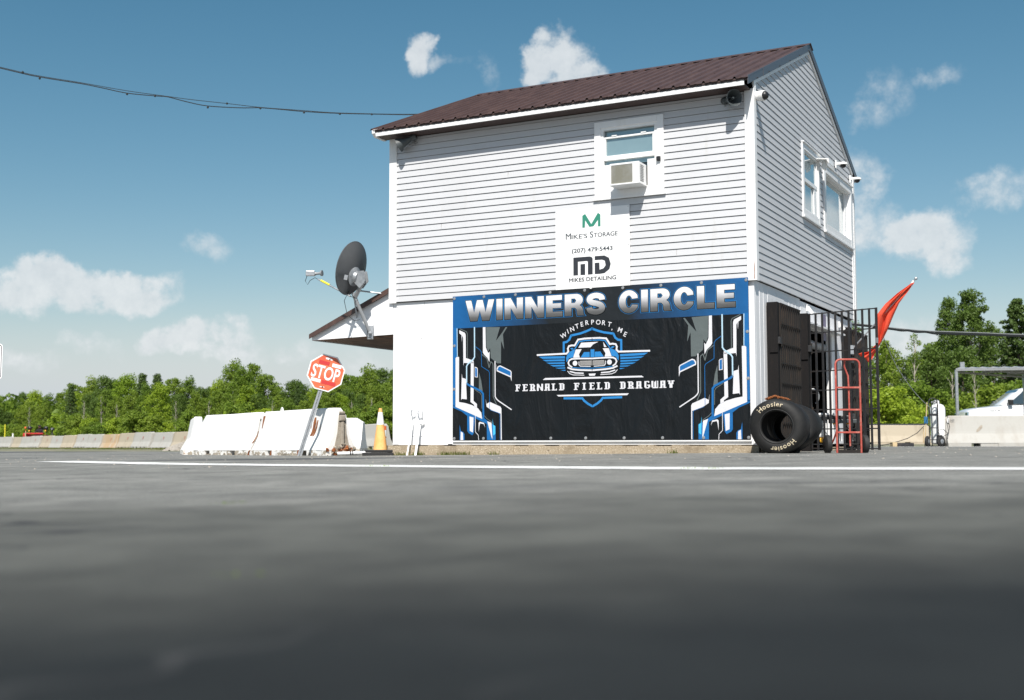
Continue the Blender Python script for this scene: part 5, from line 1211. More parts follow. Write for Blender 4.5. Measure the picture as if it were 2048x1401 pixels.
c = MB(); c.lathe([(0, .018), (.006, .018)], (L4 - .9, -face_y(.55) - .002, .56), (0, -1, 0), 12); c.build('hole', 'black_paint', b4)
c = MB(); c.box(L4 - 1.2, L4 - .72, -face_y(.36) - .03, -face_y(.36) + .03, .33, .37); c.build('steel_plate', 'grey_metal', b4)
# right-hand barriers
bR, LR_, sR = jersey('concrete_barrier', (11.35, 31.7), (14.6, 31.5), 'pale concrete barrier in front of the white truck, chipped mid face', 'barrier_grey', slots=(.22, .70), wscale=1.0)
jersey('concrete_barrier', (14.62, 31.5), (17.8, 31.3), 'pale concrete barrier running off the right edge of the picture', 'barrier_grey', slots=(.22, .70))
jersey('concrete_barrier', (14.0, 51.0), (17.6, 51.0), 'stained concrete barrier behind the propane cylinder', 'barrier_tan', h=.80)
jersey('concrete_barrier', (10.3, 51.0), (13.96, 51.0), 'stained concrete barrier behind the open gate and building corner', 'barrier_grey', h=.80)
streak(bR, 'concrete_raw', .85, [(.06, .56, .02), (.03, .50, .05), (-.03, .43, .05), (-.07, .38, .02)], 'chipped_patch')
text_part('\u2588', 'number_plate', 'sign_white', bR, .03, -.145, .64, .09, .05); text_part('NE', 'painted_mark', 'ink_grey', bR, .10, -.145, .66, .06, .12)
gb = MB(); gb.box(18.2, 60, 47.5, 57, -.3, .36); gb = gb.build('gravel_bank', 'gravel'); gb['kind'] = 'structure'
pr = thing('black_pipe', (10.5, 51.9, .80), 0, 'long black pipe rail over the stained barrier beside the gate', 'pipe')
c = MB(); c.tube([(0, 0, 0), (7.35, 0, .0)], .075, 12); c.build('pipe', 'black_plastic', pr, smooth=True)
c = MB()
for x in (.5, 3.6, 6.8): c.tube([(x, 0, -.8), (x, 0, 0)], .03, 6)
c.build('stands', 'black_metal', pr)

# ------------------------------------------------------------------ stop sign
ss = thing('stop_sign', (-3.59, 20.35, zg(-3.59)), 0, 'leaning orange-faded STOP sign on a perforated steel post', 'road sign')
foot = Vector((0, 0, -.05)); hd = Vector((.452, .0, 1.40)); ax = (hd - foot).normalized(); sd = Vector((ax.z, 0, -ax.x))
top = foot + ax * 1.66
c = MB(); c.obox(foot, top, .012, .030, (0, 1, 0))
for s_ in (-1, 1):
    c.obox(foot + sd * s_ * .022 + Vector((0, -.012, 0)), top + sd * s_ * .022 + Vector((0, -.012, 0)), .030, .006, (0, 1, 0))
c.build('post', 'galvanised', ss)
c = MB()
for i in range(56):
    p = foot + ax * (.06 + i * .0254) + Vector((0, -.017, 0)) + sd * .0
    c.box(p.x - .005, p.x + .005, p.y - .002, p.y + .001, p.z - .006, p.z + .006)
c.build('punched_holes', 'black_paint', ss)
al = -R(15); ca, sa = math.cos(al), math.sin(al)
def SG(x, z, y=0): return (hd.x + x * ca - z * sa, -.03 + y, hd.z + x * sa + z * ca)
def octo(r): return [(r * math.cos(R(22.5 + 45 * k)), r * math.sin(R(22.5 + 45 * k))) for k in range(8)]
def splate(pts, y0, y1, m, name, par=ss):
    n = len(pts); c = MB(); c.add([SG(x, z, y0) for x, z in pts] + [SG(x, z, y1) for x, z in pts], [tuple(range(n)), tuple(range(2 * n - 1, n - 1, -1))] + [(i, n + i, n + (i + 1) % n, (i + 1) % n) for i in range(n)])
    return c.build(name, m, par)
splate(octo(.328), -.002, .002, 'sign_white', 'sign_plate'); splate(octo(.305), -.0045, -.0022, 'stop_red', 'sign_face')
for k in (('stop_tape', -.17, .19, -.0058, .04, .115), ):
    pass
splate([(-.16, .125), (.02, .125), (.02, .19), (-.16, .19)], -.006, -.0046, 'stop_tape', 'tape'); splate([(.05, -.19), (.21, -.19), (.21, -.13), (-.03, -.13), (-.03, -.19)], -.006, -.0046, 'stop_tape', 'tape')
splate([(.07, .125), (.23, .125), (.23, .185), (.07, .185)], -.006, -.0046, 'sign_white', 'tape'); splate([(-.22, -.185), (-.05, -.185), (-.05, -.130), (-.22, -.130)], -.006, -.0046, 'sign_white', 'tape')
v, f = txt('STOP', .225, .48, .020); c = MB(); c.add([SG(p[0] - .24, p[1] - .11, -.0085) for p in v], f); c.build('lettering', 'sign_white', ss)
splate([(-.06, .225), (.05, .225), (.06, .245), (.0, .262), (-.07, .25)], -.0062, -.0046, 'sign_white', 'scuff'); splate([(-.05, -.255), (.02, -.25), (.05, -.235), (-.02, -.238)], -.0062, -.0046, 'sign_white', 'scuff')
c = MB()
for z in (.235, -.245): c.ball(SG(.005, z, -.006), .012, 8)
c.build('bolt', 'black_metal', ss)

# sign cut by the left edge
es = thing('roadside_sign', (-8.72, 19.8, zg(-8.7)), 0, 'white sign with rounded black border at the left edge', 'sign')
def rrect(x0, x1, z0, z1, r, n=6):
    o_ = []
    for cx, cz, a0 in ((x1 - r, z1 - r, 0), (x0 + r, z1 - r, 90), (x0 + r, z0 + r, 180), (x1 - r, z0 + r, 270)):
        o_ += [(cx + r * math.cos(R(a0 + 90 * k / n)), cz + r * math.sin(R(a0 + 90 * k / n))) for k in range(n + 1)]
    return o_
MB().prism(rrect(-.16, .335, 1.21 - zg(-8.7), 1.79 - zg(-8.7), .05), 'y', 0, .004).build('sign_plate', 'sign_white', es)
c = MB(); z0 = -zg(-8.7); q1 = rrect(-.145, .32, 1.225 + z0, 1.775 + z0, .04); q2 = rrect(-.134, .309, 1.236 + z0, 1.764 + z0, .032); n = len(q1)
c.add([(x, -.002, z) for x, z in q1] + [(x, -.002, z) for x, z in q2], [(i, (i + 1) % n, n + (i + 1) % n, n + i) for i in range(n)]); c.build('border', 'black_paint', es)
text_part('NO', 'lettering', 'black_paint', es, .03, -.002, 1.645 + z0, .075, .25, off=.01)
c = MB(); c.tube([(.085, .03, -.2), (.085, .03, 1.8 + z0)], .025, 8); c.build('post', 'galvanised', es, smooth=True)

# ------------------------------------------------------------------ cone, posts, pipes
cn = thing('traffic_cone', (-2.13, 19.55, zg(-2.1)), R(8), 'tall orange traffic cone with white collar beside the building', 'traffic cone')
c = MB(); c.box(-.24, .24, -.2, .2, .055, .095); c.build('base', 'rubber_plain', cn, bevel=.01)
def conepart(z0, z1, name, m, e=0):
    f_ = lambda z: .115 - (z - .09) * .134
    c = MB(); c.lathe([(z0, f_(z0) + e), (z1, f_(z1) + e)], (0, 0, 0), (0, 0, 1), 32, cap=(z1 > .7)); c.build(name, m, cn, smooth=True)
conepart(.09, .765, 'cone_body', 'cone_orange'); conepart(.50, .70, 'reflective_collar', 'sign_white', .003)
t = thing('cone_base', (-2.17, 19.5, zg(-2.1)), R(3), 'loose black rubber base plate under the tall orange cone', 'cone base')
MB().box(-.23, .27, -.21, .19, .0, .050).build('plate', 'rubber_plain', t, bevel=.008)
dl = thing('delineator_post', (-3.64, 34.5, zg(-3.6)), 0, 'orange and white striped channeliser post behind the cone', 'delineator')
for i, (a, b, m) in enumerate(((0, .12, 'rubber_plain'), (.12, .22, 'delineator'), (.22, .34, 'sign_white'), (.34, .38, 'delineator'), (.38, .56, 'sign_white'), (.56, .68, 'delineator'))):
    c = MB(); c.lathe([(a, .055 if i else .2), (b, .055 if i else .18)], (0, 0, 0), (0, 0, 1), 16); c.build('band' if i else 'base', m, dl, smooth=True)
def stake(name, px_, y, top_dx, h, w, label, back):
    X = px_; t = thing(name, (X, y, zg(X)), 0, label, 'stake')
    c = MB(); c.obox((0, 0, -.01), (top_dx, back, h), w, .02, (0, 1, 0)); c.build('shaft', 'white_trim', t)
    c = MB(); c.obox((top_dx - .03, back - .01, h - .02), (top_dx + .03, back - .01, h + .02), .02, .02); c.tube([(top_dx - .02, back, h), (top_dx - .05, back, h + .09), (top_dx - .03, back, h + .13)], .006, 5); c.tube([(top_dx + .02, back, h), (top_dx + .03, back, h + .12)], .006, 5)
    c.build('wire_clips', 'galvanised', t)
stake('white_stake', -1.66, 19.08, .095, .60, .022, 'thinner white stake leaning on the wall left of banner', .2)
stake('white_stake', -1.52, 19.0, .07, .58, .034, 'wider white stake with side bracket leaning left of banner', .2)
c = MB(); c.box(.06, .13, .14, .16, .50, .53); c.build('side_bracket', 'white_trim', C.objects['white_stake.001'] if 'white_stake.001' in C.objects else None)
lp = thing('white_pipe', (-2.83, 19.75, zg(-2.8)), R(-2), 'white plastic pipe with black bands lying before the cone', 'pipe')
c = MB(); c.tube([(-.02, 0, .04), (.52, .1, .055)], .028, 12); c.build('tube', 'white_plastic', lp, smooth=True)
c = MB(); c.lathe([(0, .0295), (.02, .0295)], (.18, .037, .045), (.54, .1, .015), 12); c.lathe([(0, .0295), (.015, .0295)], (.215, .043, .046), (.54, .1, .015), 12); c.build('band', 'black_plastic', lp)

# ------------------------------------------------------------------ the two racing tyres
def tyre(name, loc, rz, label, squash, lean=0.0, letters=True):
    t = thing(name, loc, rz, label, 'tyre'); t.rotation_euler = (lean, 0, rz)
    Rr = .352
    prof = [(.035, .185), (.012, .192), (.0, .215), (-.006, .25), (.004, .295), (.028, .33), (.07, .348), (.13, .352), (.27, .352), (.33, .348), (.372, .33), (.396, .295), (.406, .25), (.40, .215), (.388, .192), (.365, .185), (.35, .20), (.33, .27), (.28, .315), (.12, .315), (.07, .27), (.05, .20), (.035, .185)]
    n = 72; vs = []
    def warp(r, a, y):
        x = r * math.cos(a); z = r * math.sin(a)
        k = max(0, (r - .19) / .16)
        x *= 1 + .02 * k; z *= 1 - .01 * k
        z2 = z
        zmin = -.330
        if z < zmin: z2 = zmin + (z - zmin) * .12
        # sagging dents in the carcass
        d = squash * k * (.5 + .5 * math.cos(3 * a + 1.9 + y * 3)) * .05
        f_ = 1 - d
        yy = y + squash * .05 * math.sin(2 * a + .6) * k
        return (x * f_, yy, z2 * (f_ if z2 > zmin else 1) + .335)
    for y, r in prof:
        for k in range(n): vs.append(warp(r, 2 * math.pi * k / n, y))
    c = MB(); L_ = len(prof); c.add(vs, [(i * n + k, i * n + (k + 1) % n, (i + 1) * n + (k + 1) % n, (i + 1) * n + k) for i in range(L_ - 1) for k in range(n)])
    c.build('carcass', 'rubber', t, smooth=True)
    c = MB(); vs = []
    for y, r in ((-.002, .200), (-.008, .206), (-.004, .212)):
        for k in range(n): vs.append(warp(r, 2 * math.pi * k / n, y))
    c.add(vs, [(i * n + k, i * n + (k + 1) % n, (i + 1) * n + (k + 1) % n, (i + 1) * n + k) for i in range(2) for k in range(n)]); c.build('bead', 'rubber_plain', t, smooth=True)
    word = 'Hoosier'
    for base in (R(97), R(97 + 183)):
        c = MB(); a = base + R(42)
        for ch in word:
            hh = .062
            v, f = txt(ch, hh, None, .016); w_ = max(p[0] for p in v)
            da = (w_ + .012) / .275; am = a - w_ / 2 / .275
            for_ = []
            for p in v:
                aa = am - (p[0] - w_ / 2) / .275; rr_ = .25 + p[1]
                yy = np.interp(rr_, [.19, .215, .25, .295, .33], [.012, 0, -.006, .004, .028])
                for_.append(warp(rr_, aa, yy - .004))
            c.add(for_, f); a -= da
        c.build('white_lettering', 'tyre_letter', t)
    return t
ty1 = tyre('racing_tyre', (3.545, 15.95, -.002), R(-23), 'wide worn racing tyre with pale lettering, nearer of two at the corner', .6)
for ob_ in (ty1,): ob_.scale = (1.08, 1.08, 1.08); ob_.location.x -= .055
ty2 = tyre('racing_tyre', (3.545 + .42 * .39 + .02, 15.95 + .42 * .92, -.004), R(-27), 'sagging racing tyre directly behind the front one', 2.2)
ty2.scale = (1.06, 1.06, 1.06)
ch = thing('rusty_chain', (3.51, 16.1, .745), R(-23), 'rusty chain heap draped over the top of front racing tyre', 'chain')
c = MB()
for i in range(30):
    a = R(70 + 42 * i / 29) ; x = -.345 * math.cos(a) ; z = .345 * math.sin(a) - .35 + .003
    for k in range(2):
        p = Vector((x, .02 + .03 * math.sin(i * 1.3) + k * .05 + (.25 * max(0, i - 14) / 15), z + .008 + (.016 * math.exp(-((i - 13) / 3.) ** 2))))
        c.tube([p + Vector((.016 * math.cos(q * math.pi / 3), (.012 * math.sin(q * math.pi / 3)) * (i % 2), (.012 * math.sin(q * math.pi / 3)) * ((i + 1) % 2))) for q in range(7)], .005, 5)
o = c.build('links', 'rust', ch)

# ------------------------------------------------------------------ steel bar gates
def bar_gate(name, p0, p1, z0, z1, label, backing=False, depth=.012, xb=11, gang='hinged gates of black steel bars'):
    a = Vector(p0); b = Vector(p1); L = (b - a).length
    t = thing(name, (a.x, a.y, 0), math.atan2(b.y - a.y, b.x - a.x), label, 'gate', gang)
    m = 'rusty_black' if backing else 'black_metal'
    for i in range(xb):
        x = .015 + (L - .03) * i / (xb - 1); w = (.040 if i in (0, xb - 1) else .034) * (1.5 if backing else 1)
        MB().box(x - w / 2, x + w / 2, -depth / 2 if not backing else -.022, depth / 2 if not backing else .0, z0, z1).build('bar', m, t)
    nh = 8
    for k in range(nh):
        z = z0 + .02 + (z1 - z0 - .03) * k / (nh - 1)
        MB().box(0, L, depth / 2 + .001 if not backing else -.032, depth / 2 + .009 if not backing else -.023, z - .009, z + .009).build('crossbar', m, t)
    if backing: MB().box(.0, L, .001, .02, z0, z1).build('backing_sheet', 'black_sheet', t)
    return t
hin = BW(.12, 2.50); g1 = bar_gate('bar_gate', (hin[0], hin[1]), (5.46, 17.93), .03, 2.155, 'open black steel bar gate swung out facing the lot')
c = MB(); c.box(.02, .16, .006, .014, 1.98, 1.99); c.box(.02, .16, .006, .014, 1.86, 1.87); c.box(.02, .16, .006, .014, .9, .91); c.box(.02, .16, .006, .014, 1.0, 1.01); c.build('latch_rungs', 'black_metal', g1)
c = MB(); c.box(1.19, 1.22, -.02, .0, 1.62, 1.70); c.build('latch', 'galvanised', g1)
a0, a1 = BW(.125, .72), BW(.125, 1.86)
g2 = bar_gate('bar_gate', a0[:2], a1[:2], .12, 2.15, 'closed rusty bar gate folded flat on the gable wall behind tyres', True)
a0, a1 = BW(.10, 5.70), BW(.10, 7.16)
g3 = bar_gate('bar_gate', a0[:2], a1[:2], .04, 2.17, 'rusty bar gate standing past the rear corner of gable wall', True)
def post(ly0, ly1, lab, z1=2.155, x1=.135):
    t = bthing('gate_post', 0, ly0, 0, lab, 'post')
    MB().box(-.02, x1, 0, ly1 - ly0, 0, z1).build('timber', 'black_wood', t, bevel=.004)
    for z in (1.55, .55):
        MB().box(x1, x1 + .03, -.004, (ly1 - ly0) + .05, z, z + .10).build('hinge_plate', 'black_metal', t, bevel=.004)
        c = MB(); c.tube([(x1 + .02, (ly1 - ly0) + .01, z - .03), (x1 + .02, (ly1 - ly0) + .01, z + .14)], .018, 10); c.build('hinge_pin', 'rusty_black', t, smooth=True)
        MB().box(.02, x1, -.02, -.001, z - .12, z - .02).build('bracket', 'black_wood', t)
post(.60, .70, 'black timber gate post nearest the front corner of gable wall')
post(2.38, 2.49, 'black timber gate post at the left side of doorway')
post(5.56, 5.68, 'black timber gate post beyond the doorway under the flagpole', 2.20)

# ------------------------------------------------------------------ red hand truck
ht = thing('hand_truck', (4.545, 16.3, -.004), R(2), 'worn red two-wheeled hand truck standing before the open gate', 'hand truck')
w_ = .165
def cage(off, zt, r, name, m):
    c = MB(); pts = [(-w_, off, .0), (-w_, off, zt - .07)] + [(-w_ + .07 - .07 * math.cos(R(18 * k)), off, zt - .07 + .07 * math.sin(R(18 * k))) for k in range(1, 6)] + [(w_ - .07 + .07 * math.sin(R(18 * k)), off, zt - .07 + .07 * math.cos(R(18 * k))) for k in range(0, 6)] + [(w_, off, 0)]
    c.tube(pts, r, 10); return c.build(name, m, ht, smooth=True)
cage(0, 1.27, .014, 'frame_tube', 'red_paint')
for z in (.89, .59, .285): MB().box(-w_, w_, -.008, .008, z - .012, z + .012).build('cross_member', 'red_paint', ht, bevel=.004)
c = MB(); c.tube([(-.03, .02, 1.26), (-.025, .06, 1.18), (.02, .05, 1.05), (.02, .03, .88), (.02, .02, .1)], .012, 8); c.build('centre_rail', 'red_paint', ht, smooth=True)
MB().box(-w_ - .01, w_ + .01, -.16, .0, .0, .008).build('toe_plate', 'rusty_black', ht); MB().box(-w_, w_, .0, .006, .0, .05).build('toe_plate', 'rusty_black', ht)
c = MB(); c.tube([(-.26, .10, .125), (.24, .10, .125)], .009, 8); c.build('axle', 'rusty_black', ht)
for sx in (-1, 1):
    wh = MB(); x = .255 * sx - .01
    wh.lathe([(-.045, .055), (-.04, .10), (-.028, .122), (-.012, .127), (.012, .127), (.028, .122), (.04, .10), (.045, .055)], (x, .10, .125), (1, 0, 0), 28)
    w1_ = wh.build('wheel', 'rubber_plain', ht, smooth=True)
    c = MB(); c.lathe([(-.047, .02), (-.049, .05), (-.046, .055)], (x, .10, .125), (1, 0, 0), 20); c.lathe([(.046, .055), (.049, .05), (.047, .02)], (x, .10, .125), (1, 0, 0), 20); c.build('hub', 'rusty_black', w1_, smooth=True)
    c = MB()
    for g in (-.014, .0, .014): c.lathe([(g - .002, .1272), (g + .002, .1272)], (x, .10, .125), (1, 0, 0), 28, cap=False)
    c.build('tread_groove', 'black_paint', w1_)
    c = MB(); c.obox((w_ * sx, 0, .30), (.2 * sx, .10, .14), .02, .012); c.build('wheel_strut', 'red_paint', ht)

# ------------------------------------------------------------------ small engine cart behind the gate
ec = thing('engine_cart', (4.93, 19.0, 0), R(-8), 'small white-bodied engine cart with knobby wheel behind the open gate', 'cart')
MB().box(-.28, .36, -.15, .2, .50, .56).build('tray', 'black_plastic', ec, bevel=.01)
MB().box(.06, .52, -.20, .1, .44, .50).build('tray', 'speaker_grey', ec, bevel=.008)
MB().box(-.20, .14, -.12, .12, .565, .60).build('lid', 'sign_white', ec, bevel=.01)
MB().box(-.34, .02, -.10, .15, .22, .49).build('body_shell', 'white_plastic', ec, bevel=.03)
MB().box(-.10, .05, -.09, .1, .14, .22).build('engine', 'yellow_orange', ec, bevel=.02)
for x in (.12, .17, .33):
    c = MB(); c.tube([(x, -.12, .44), (x + .06, -.10, .16)], .017, 10); c.build('spring_leg', 'white_plastic', ec, smooth=True)
    c = MB(); c.tube([(x, -.12, .45), (x + .01, -.12, .425)], .026, 10); c.build('collar', 'yellow_orange', ec, smooth=True)
for sx in (-.33, .40):
    c = MB(); c.lathe([(-.07, .09), (-.06, .17), (-.03, .19), (.03, .19), (.06, .17), (.07, .09)], (sx, .1, .19), (.9, .1, 0), 24)
    wh = c.build('wheel', 'rubber_plain', ec, smooth=True); c = MB()
    for k in range(20):
        a = 2 * math.pi * k / 20
        for y in (-.035, 0, .035):
            p = Vector((sx + y, .1 + .19 * math.cos(a + y * 3), .19 + .19 * math.sin(a + y * 3))); c.box(p.x - .012, p.x + .012, p.y - .012, p.y + .012, p.z - .01, p.z + .01)
    o = c.build('tread_knobs', 'rubber_plain', wh); o['kind'] = 'stuff'
c = MB(); c.tube([(-.20 + .10 * math.cos(R(200 - 24 * k)) , -.1, .86 + .12 * math.sin(R(200 - 24 * k))) for k in range(12)], .012, 8); c.build('handle_loop', 'grey_metal', ec, smooth=True)
c = MB(); c.tube([(-.2, 0, .5), (-.22, -.05, .78)], .02, 8); c.build('column', 'black_metal', ec)

# ------------------------------------------------------------------ flag
fp0 = Vector(BW(.15, 5.55, 1.79)); fp1 = Vector(BW(1.27, 5.55, 2.985))
fl_ = thing('flagpole', tuple(fp0), 0, 'slim pale pole slanting out from the gable wall carrying the red flag', 'flagpole')
c = MB(); c.tube([(0, 0, 0), (fp1 - fp0)], .013, 8); c.build('pole', 'galvanised', fl_, smooth=True)
c = MB(); c.ball(fp1 - fp0 + Vector((.02, 0, .02)), .03, 8); c.build('finial', 'galvanised', fl_, smooth=True)
c = MB(); c.box(-.03, .03, -.03, .03, -.08, .08); c.build('bracket', 'galvanised', fl_)
fg = thing('flag', tuple(fp0), 0, 'limp red-orange flag hanging from the slanted pole', 'flag')
Lp = [(1830, 568), (1800, 589), (1776, 610), (1757, 634), (1757, 664), (1757, 690), (1738, 707), (1719, 711)]
Rp = [(1835, 568), (1820, 588), (1803, 609), (1791, 634), (1778, 664), (1768, 683), (1756, 704), (1741, 728)]
rows = []
NJ, NI = 24, 42
def up(px, py, Yw):
    X = (px - 1024) / 2411.3 * Yw; Zz = CAM_H + (883.5 - py) / 2411.3 * Yw
    return Vector((X, Yw, Zz))
vs = []
for j in range(NI + 1):
    t = j / NI * (len(Lp) - 1); k = min(int(t), len(Lp) - 2); u = t - k
    a = [Lp[k][i] * (1 - u) + Lp[k + 1][i] * u for i in (0, 1)]; b = [Rp[k][i] * (1 - u) + Rp[k + 1][i] * u for i in (0, 1)]
    yb = fp1.y + (fp0.y - fp1.y) * min(1, j / NI * 1.15)
    for i in range(NJ + 1):
        q = i / NJ
        yy = yb + .035 * math.sin(q * 10 + j * .13) * (.25 + .75 * min(1, j / 14)) + .010 * math.sin(q * 23 - j * .2)
        vs.append(up(a[0] * (1 - q) + b[0] * q, a[1] * (1 - q) + b[1] * q + 2.0 * math.sin(q * 9 + j * .3) * (j > NI - 4), yy) - fp0)
c = MB(); c.add(vs, [(j * (NJ + 1) + i, j * (NJ + 1) + i + 1, (j + 1) * (NJ + 1) + i + 1, (j + 1) * (NJ + 1) + i) for j in range(NI) for i in range(NJ)])
o = c.build('cloth', 'flag', fg, smooth=True); s_ = o.modifiers.new('thick', 'SOLIDIFY'); s_.thickness = .003
c = MB(); c.tube([(fp1 - fp0) * .985, (fp1 - fp0) * .93 + Vector((-.0, 0, -.02))], .022, 6); c.build('hoist_tie', 'sign_white', fg)

# ------------------------------------------------------------------ propane on its cart
pc = thing('propane_cylinder', (11.15, 31.75, 0), 0, 'tall white propane cylinder standing on a black cart', 'gas cylinder')
c = MB(); c.lathe([(0, .15), (.04, .185), (.9, .19), (.97, .18), (1.03, .14), (1.06, .07)], (.05, 0, .06), (0, 0, 1), 32); c.build('tank', 'white_plastic', pc, smooth=True)
c = MB(); c.lathe([(0, .075), (.10, .075), (.105, .06)], (.02, 0, 1.10), (0, 0, 1), 20); c.build('collar', 'white_plastic', pc, smooth=True)
c = MB(); c.lathe([(0, .03), (.08, .03), (.1, .05), (.13, .05)], (0.02, 0, 1.1), (0, 0, 1), 12); c.box(-.12, -.0, -.03, .0, 1.15, 1.19); c.ball((-.04, -.08, 1.15), .025, 8); c.build('valve', 'grey_metal', pc, smooth=True)
cart = thing('cylinder_cart', (11.05, 31.45, 0), R(14), 'black two-wheeled cart holding the white propane cylinder', 'cart')
def tubeU(off, x0, x1, zt, r):
    c = MB(); c.tube([(x0, off, .03), (x0, off, zt - .08), (x0 + .04, off, zt - .02), (x0 + .09, off, zt), (x1 - .09, off, zt), (x1 - .04, off, zt - .02), (x1, off, zt - .08), (x1, off, .03)], r, 8); return c
tubeU(0, -.21, .04, 1.26, .014).build('frame_tube', 'black_metal', cart, smooth=True)
tubeU(-.02, -.14, .04, 1.18, .012).build('frame_tube', 'black_metal', cart, smooth=True)
for z in (.82, .50, .19): MB().box(-.21, .05, -.02, .02, z - .02, z + (.04 if z > .8 else .0)).build('cross_member', 'black_metal', cart)
for x in (-.30, .10):
    c = MB(); c.lathe([(-.04, .07), (-.035, .12), (-.015, .14), (.015, .14), (.035, .12), (.04, .07)], (x, -.04, .14), (.25, -1, 0) if x > 0 else (.8, -1, 0), 24); wh = c.build('wheel', 'rubber_plain', cart, smooth=True)
    c = MB(); c.lathe([(.04, .06), (.05, .02)], (x, -.04, .14), (.25, -1, 0) if x > 0 else (.8, -1, 0), 16); c.build('hub', 'galvanised', wh, smooth=True)
MB().box(-.12, .0, -.1, .2, .0, .03).build('toe_plate', 'black_metal', cart)
MB().box(.04, .13, -.06, .06, .22, .30).build('mudguard', 'black_plastic', cart)
c = MB(); c.tube([(.3, -.05, .8), (.33, -.09, .5), (.2, -.2, .32), (0, -.2, .25), (-.1, -.2, .42), (.05, -.2, .46), (.2, -.18, .36), (.22, -.15, .2)], .008, 6); c.build('hose', 'cable', cart, smooth=True)
rk = thing('wooden_rake', (10.72, 31.4, 0), 0, 'wooden pole leaning on the propane cart with blue rag', 'pole')
c = MB(); c.tube([(0, 0, .0), (.10, .05, 1.15)], .014, 8); c.tube([(-.03, 0, .1), (-.02, .02, .5)], .014, 8); c.build('shaft', 'wood_light', rk, smooth=True)
MB().box(.0, .10, .0, .04, .60, .78).build('rag', 'blue_paint', rk, bevel=.01)
bxx = thing('ground_box', (10.15, 31.3, 0), R(5), 'low dark box with a wooden end on the ground by propane cart', 'box')
MB().box(-.22, .22, -.1, .1, .01, .10).build('body', 'black_metal', bxx); MB().box(-.34, -.222, -.1, .1, .0, .12).build('end_block', 'wood_light', bxx, bevel=.01)
hs_ = thing('gas_hose', (10.0, 31.3, .12), 0, 'thin black hose curving from the propane cart to low box', 'hose')
c = MB(); c.tube([(-.6, -.2, -.1), (-.3, -.1, -.05), (0, 0, .02), (.25, 0, .10), (.5, 0, .24), (.68, 0, .42)], .009, 6); c.build('hose_run', 'cable', hs_, smooth=True)

# ------------------------------------------------------------------ carport and truck
A_ = Vector((14.75, 40.0)); e1 = Vector((5.2, -1.25)); e2 = Vector((4.0, 3.5)); zt = 2.52
cp = thing('carport', (A_.x, A_.y, 0), 0, 'open metal carport roof on thin posts over the white truck', 'carport')
n_s = 16
for i in range(n_s):
    a = e1 * (i / n_s); b = e1 * ((i + .96) / n_s); zz = zt + .02
    vs = [(a.x, a.y, zz), (b.x, b.y, zz), (b.x + e2.x, b.y + e2.y, zz - .0), (a.x + e2.x, a.y + e2.y, zz)]
    m_ = (a + b) / 2; up_ = .05
    c = MB(); c.add(vs + [(m_.x, m_.y, zz + up_), (m_.x + e2.x, m_.y + e2.y, zz + up_)] + [(x, y, z - .012) for x, y, z in vs], [(0, 4, 5, 3), (4, 1, 2, 5), (0, 1, 4), (3, 5, 2), (6, 9, 8, 7), (0, 6, 7, 1), (1, 7, 8, 2), (2, 8, 9, 3), (3, 9, 6, 0)]); c.build('roof_sheet', 'galvanised', cp)
for k in range(4):
    q = e2 * (k / 3.0); MB().obox((q.x, q.y, zt - .03), (q.x + e1.x, q.y + e1.y, zt - .03), .05, .06).build('roof_beam', 'grey_metal', cp)
for q in (0, .5, 1.0): MB().obox((e1.x * q, e1.y * q, zt - .10), (e1.x * q + e2.x, e1.y * q + e2.y, zt - .10), .05, .06).build('roof_beam', 'grey_metal', cp)
for x, y in ((.02, .02), (3.62, 3.2), (e1.x, e1.y), (e1.x + e2.x, e1.y + e2.y)):
    MB().box(x - .04, x + .04, y - .04, y + .04, 0, zt - .02).build('post', 'galvanised', cp)
MB().box(.18, .32, .05, .12, zt + .05, zt + .24).build('vent_box', 'galvanised', cp)

tk = thing('pickup_truck', (18.62, 50.0, .36), R(-5), 'white crew-cab pickup truck parked nose left behind the pale barrier', 'pickup truck')
# side profile sections: (x, half width, belt top)
def loft(secs, name, m, smooth=True, par=tk):
    """secs: list of (x, [(y, z), ...]) closed sections"""
    n = len(secs[0][1]); c = MB(); vs = []
    for x, pts in secs: vs += [(x, y, z) for y, z in pts]
    fs = [(i * n + j, (i + 1) * n + j, (i + 1) * n + (j + 1) % n, i * n + (j + 1) % n) for i in range(len(secs) - 1) for j in range(n)]
    fs += [tuple(range(n - 1, -1, -1)), tuple(range((len(secs) - 1) * n, len(secs) * n))]
    c.add(vs, fs); return c.build(name, m, par, smooth=smooth)
def sec(hw, zt_, zb_=.42, crown=.05, sh=.13):
    return [(-hw * .96, zb_), (-hw, zb_ + .2), (-hw, zt_ - sh), (-hw + .04, zt_ - sh * .35), (-hw + .16, zt_), (-hw * .4, zt_ + crown * .8), (0, zt_ + crown), (hw * .4, zt_ + crown * .8), (hw - .16, zt_), (hw - .04, zt_ - sh * .35), (hw, zt_ - sh), (hw, zb_ + .2), (hw * .96, zb_)]
loft([(-.02, sec(.84, .92, .5, .02)), (.04, sec(.93, 1.00, .45, .03)), (.25, sec(.98, 1.06, .42, .05)), (.8, sec(1.0, 1.13)), (1.35, sec(1.0, 1.19)), (1.42, sec(1.0, 1.20, .42, .02))], 'hood_and_wings', 'car_paint')
loft([(1.425, sec(1.0, 1.21, .42, .0, .08)), (3.0, sec(1.0, 1.23, .42, .0, .08)), (3.9, sec(1.0, 1.25, .42, .0, .08)), (3.93, sec(1.0, 1.25, .42, .0, .08))], 'cab_lower', 'car_paint')
loft([(3.96, sec(1.0, 1.30, .42, .0, .05)), (5.75, sec(1.0, 1.32, .45, .0, .05)), (5.82, sec(.97, 1.28, .5, .0, .05))], 'bed', 'car_paint')
def gsec(hw, z): return [(-hw, 1.2), (-hw, z - .06), (-hw + .08, z), (hw - .08, z), (hw, z - .06), (hw, 1.2)]
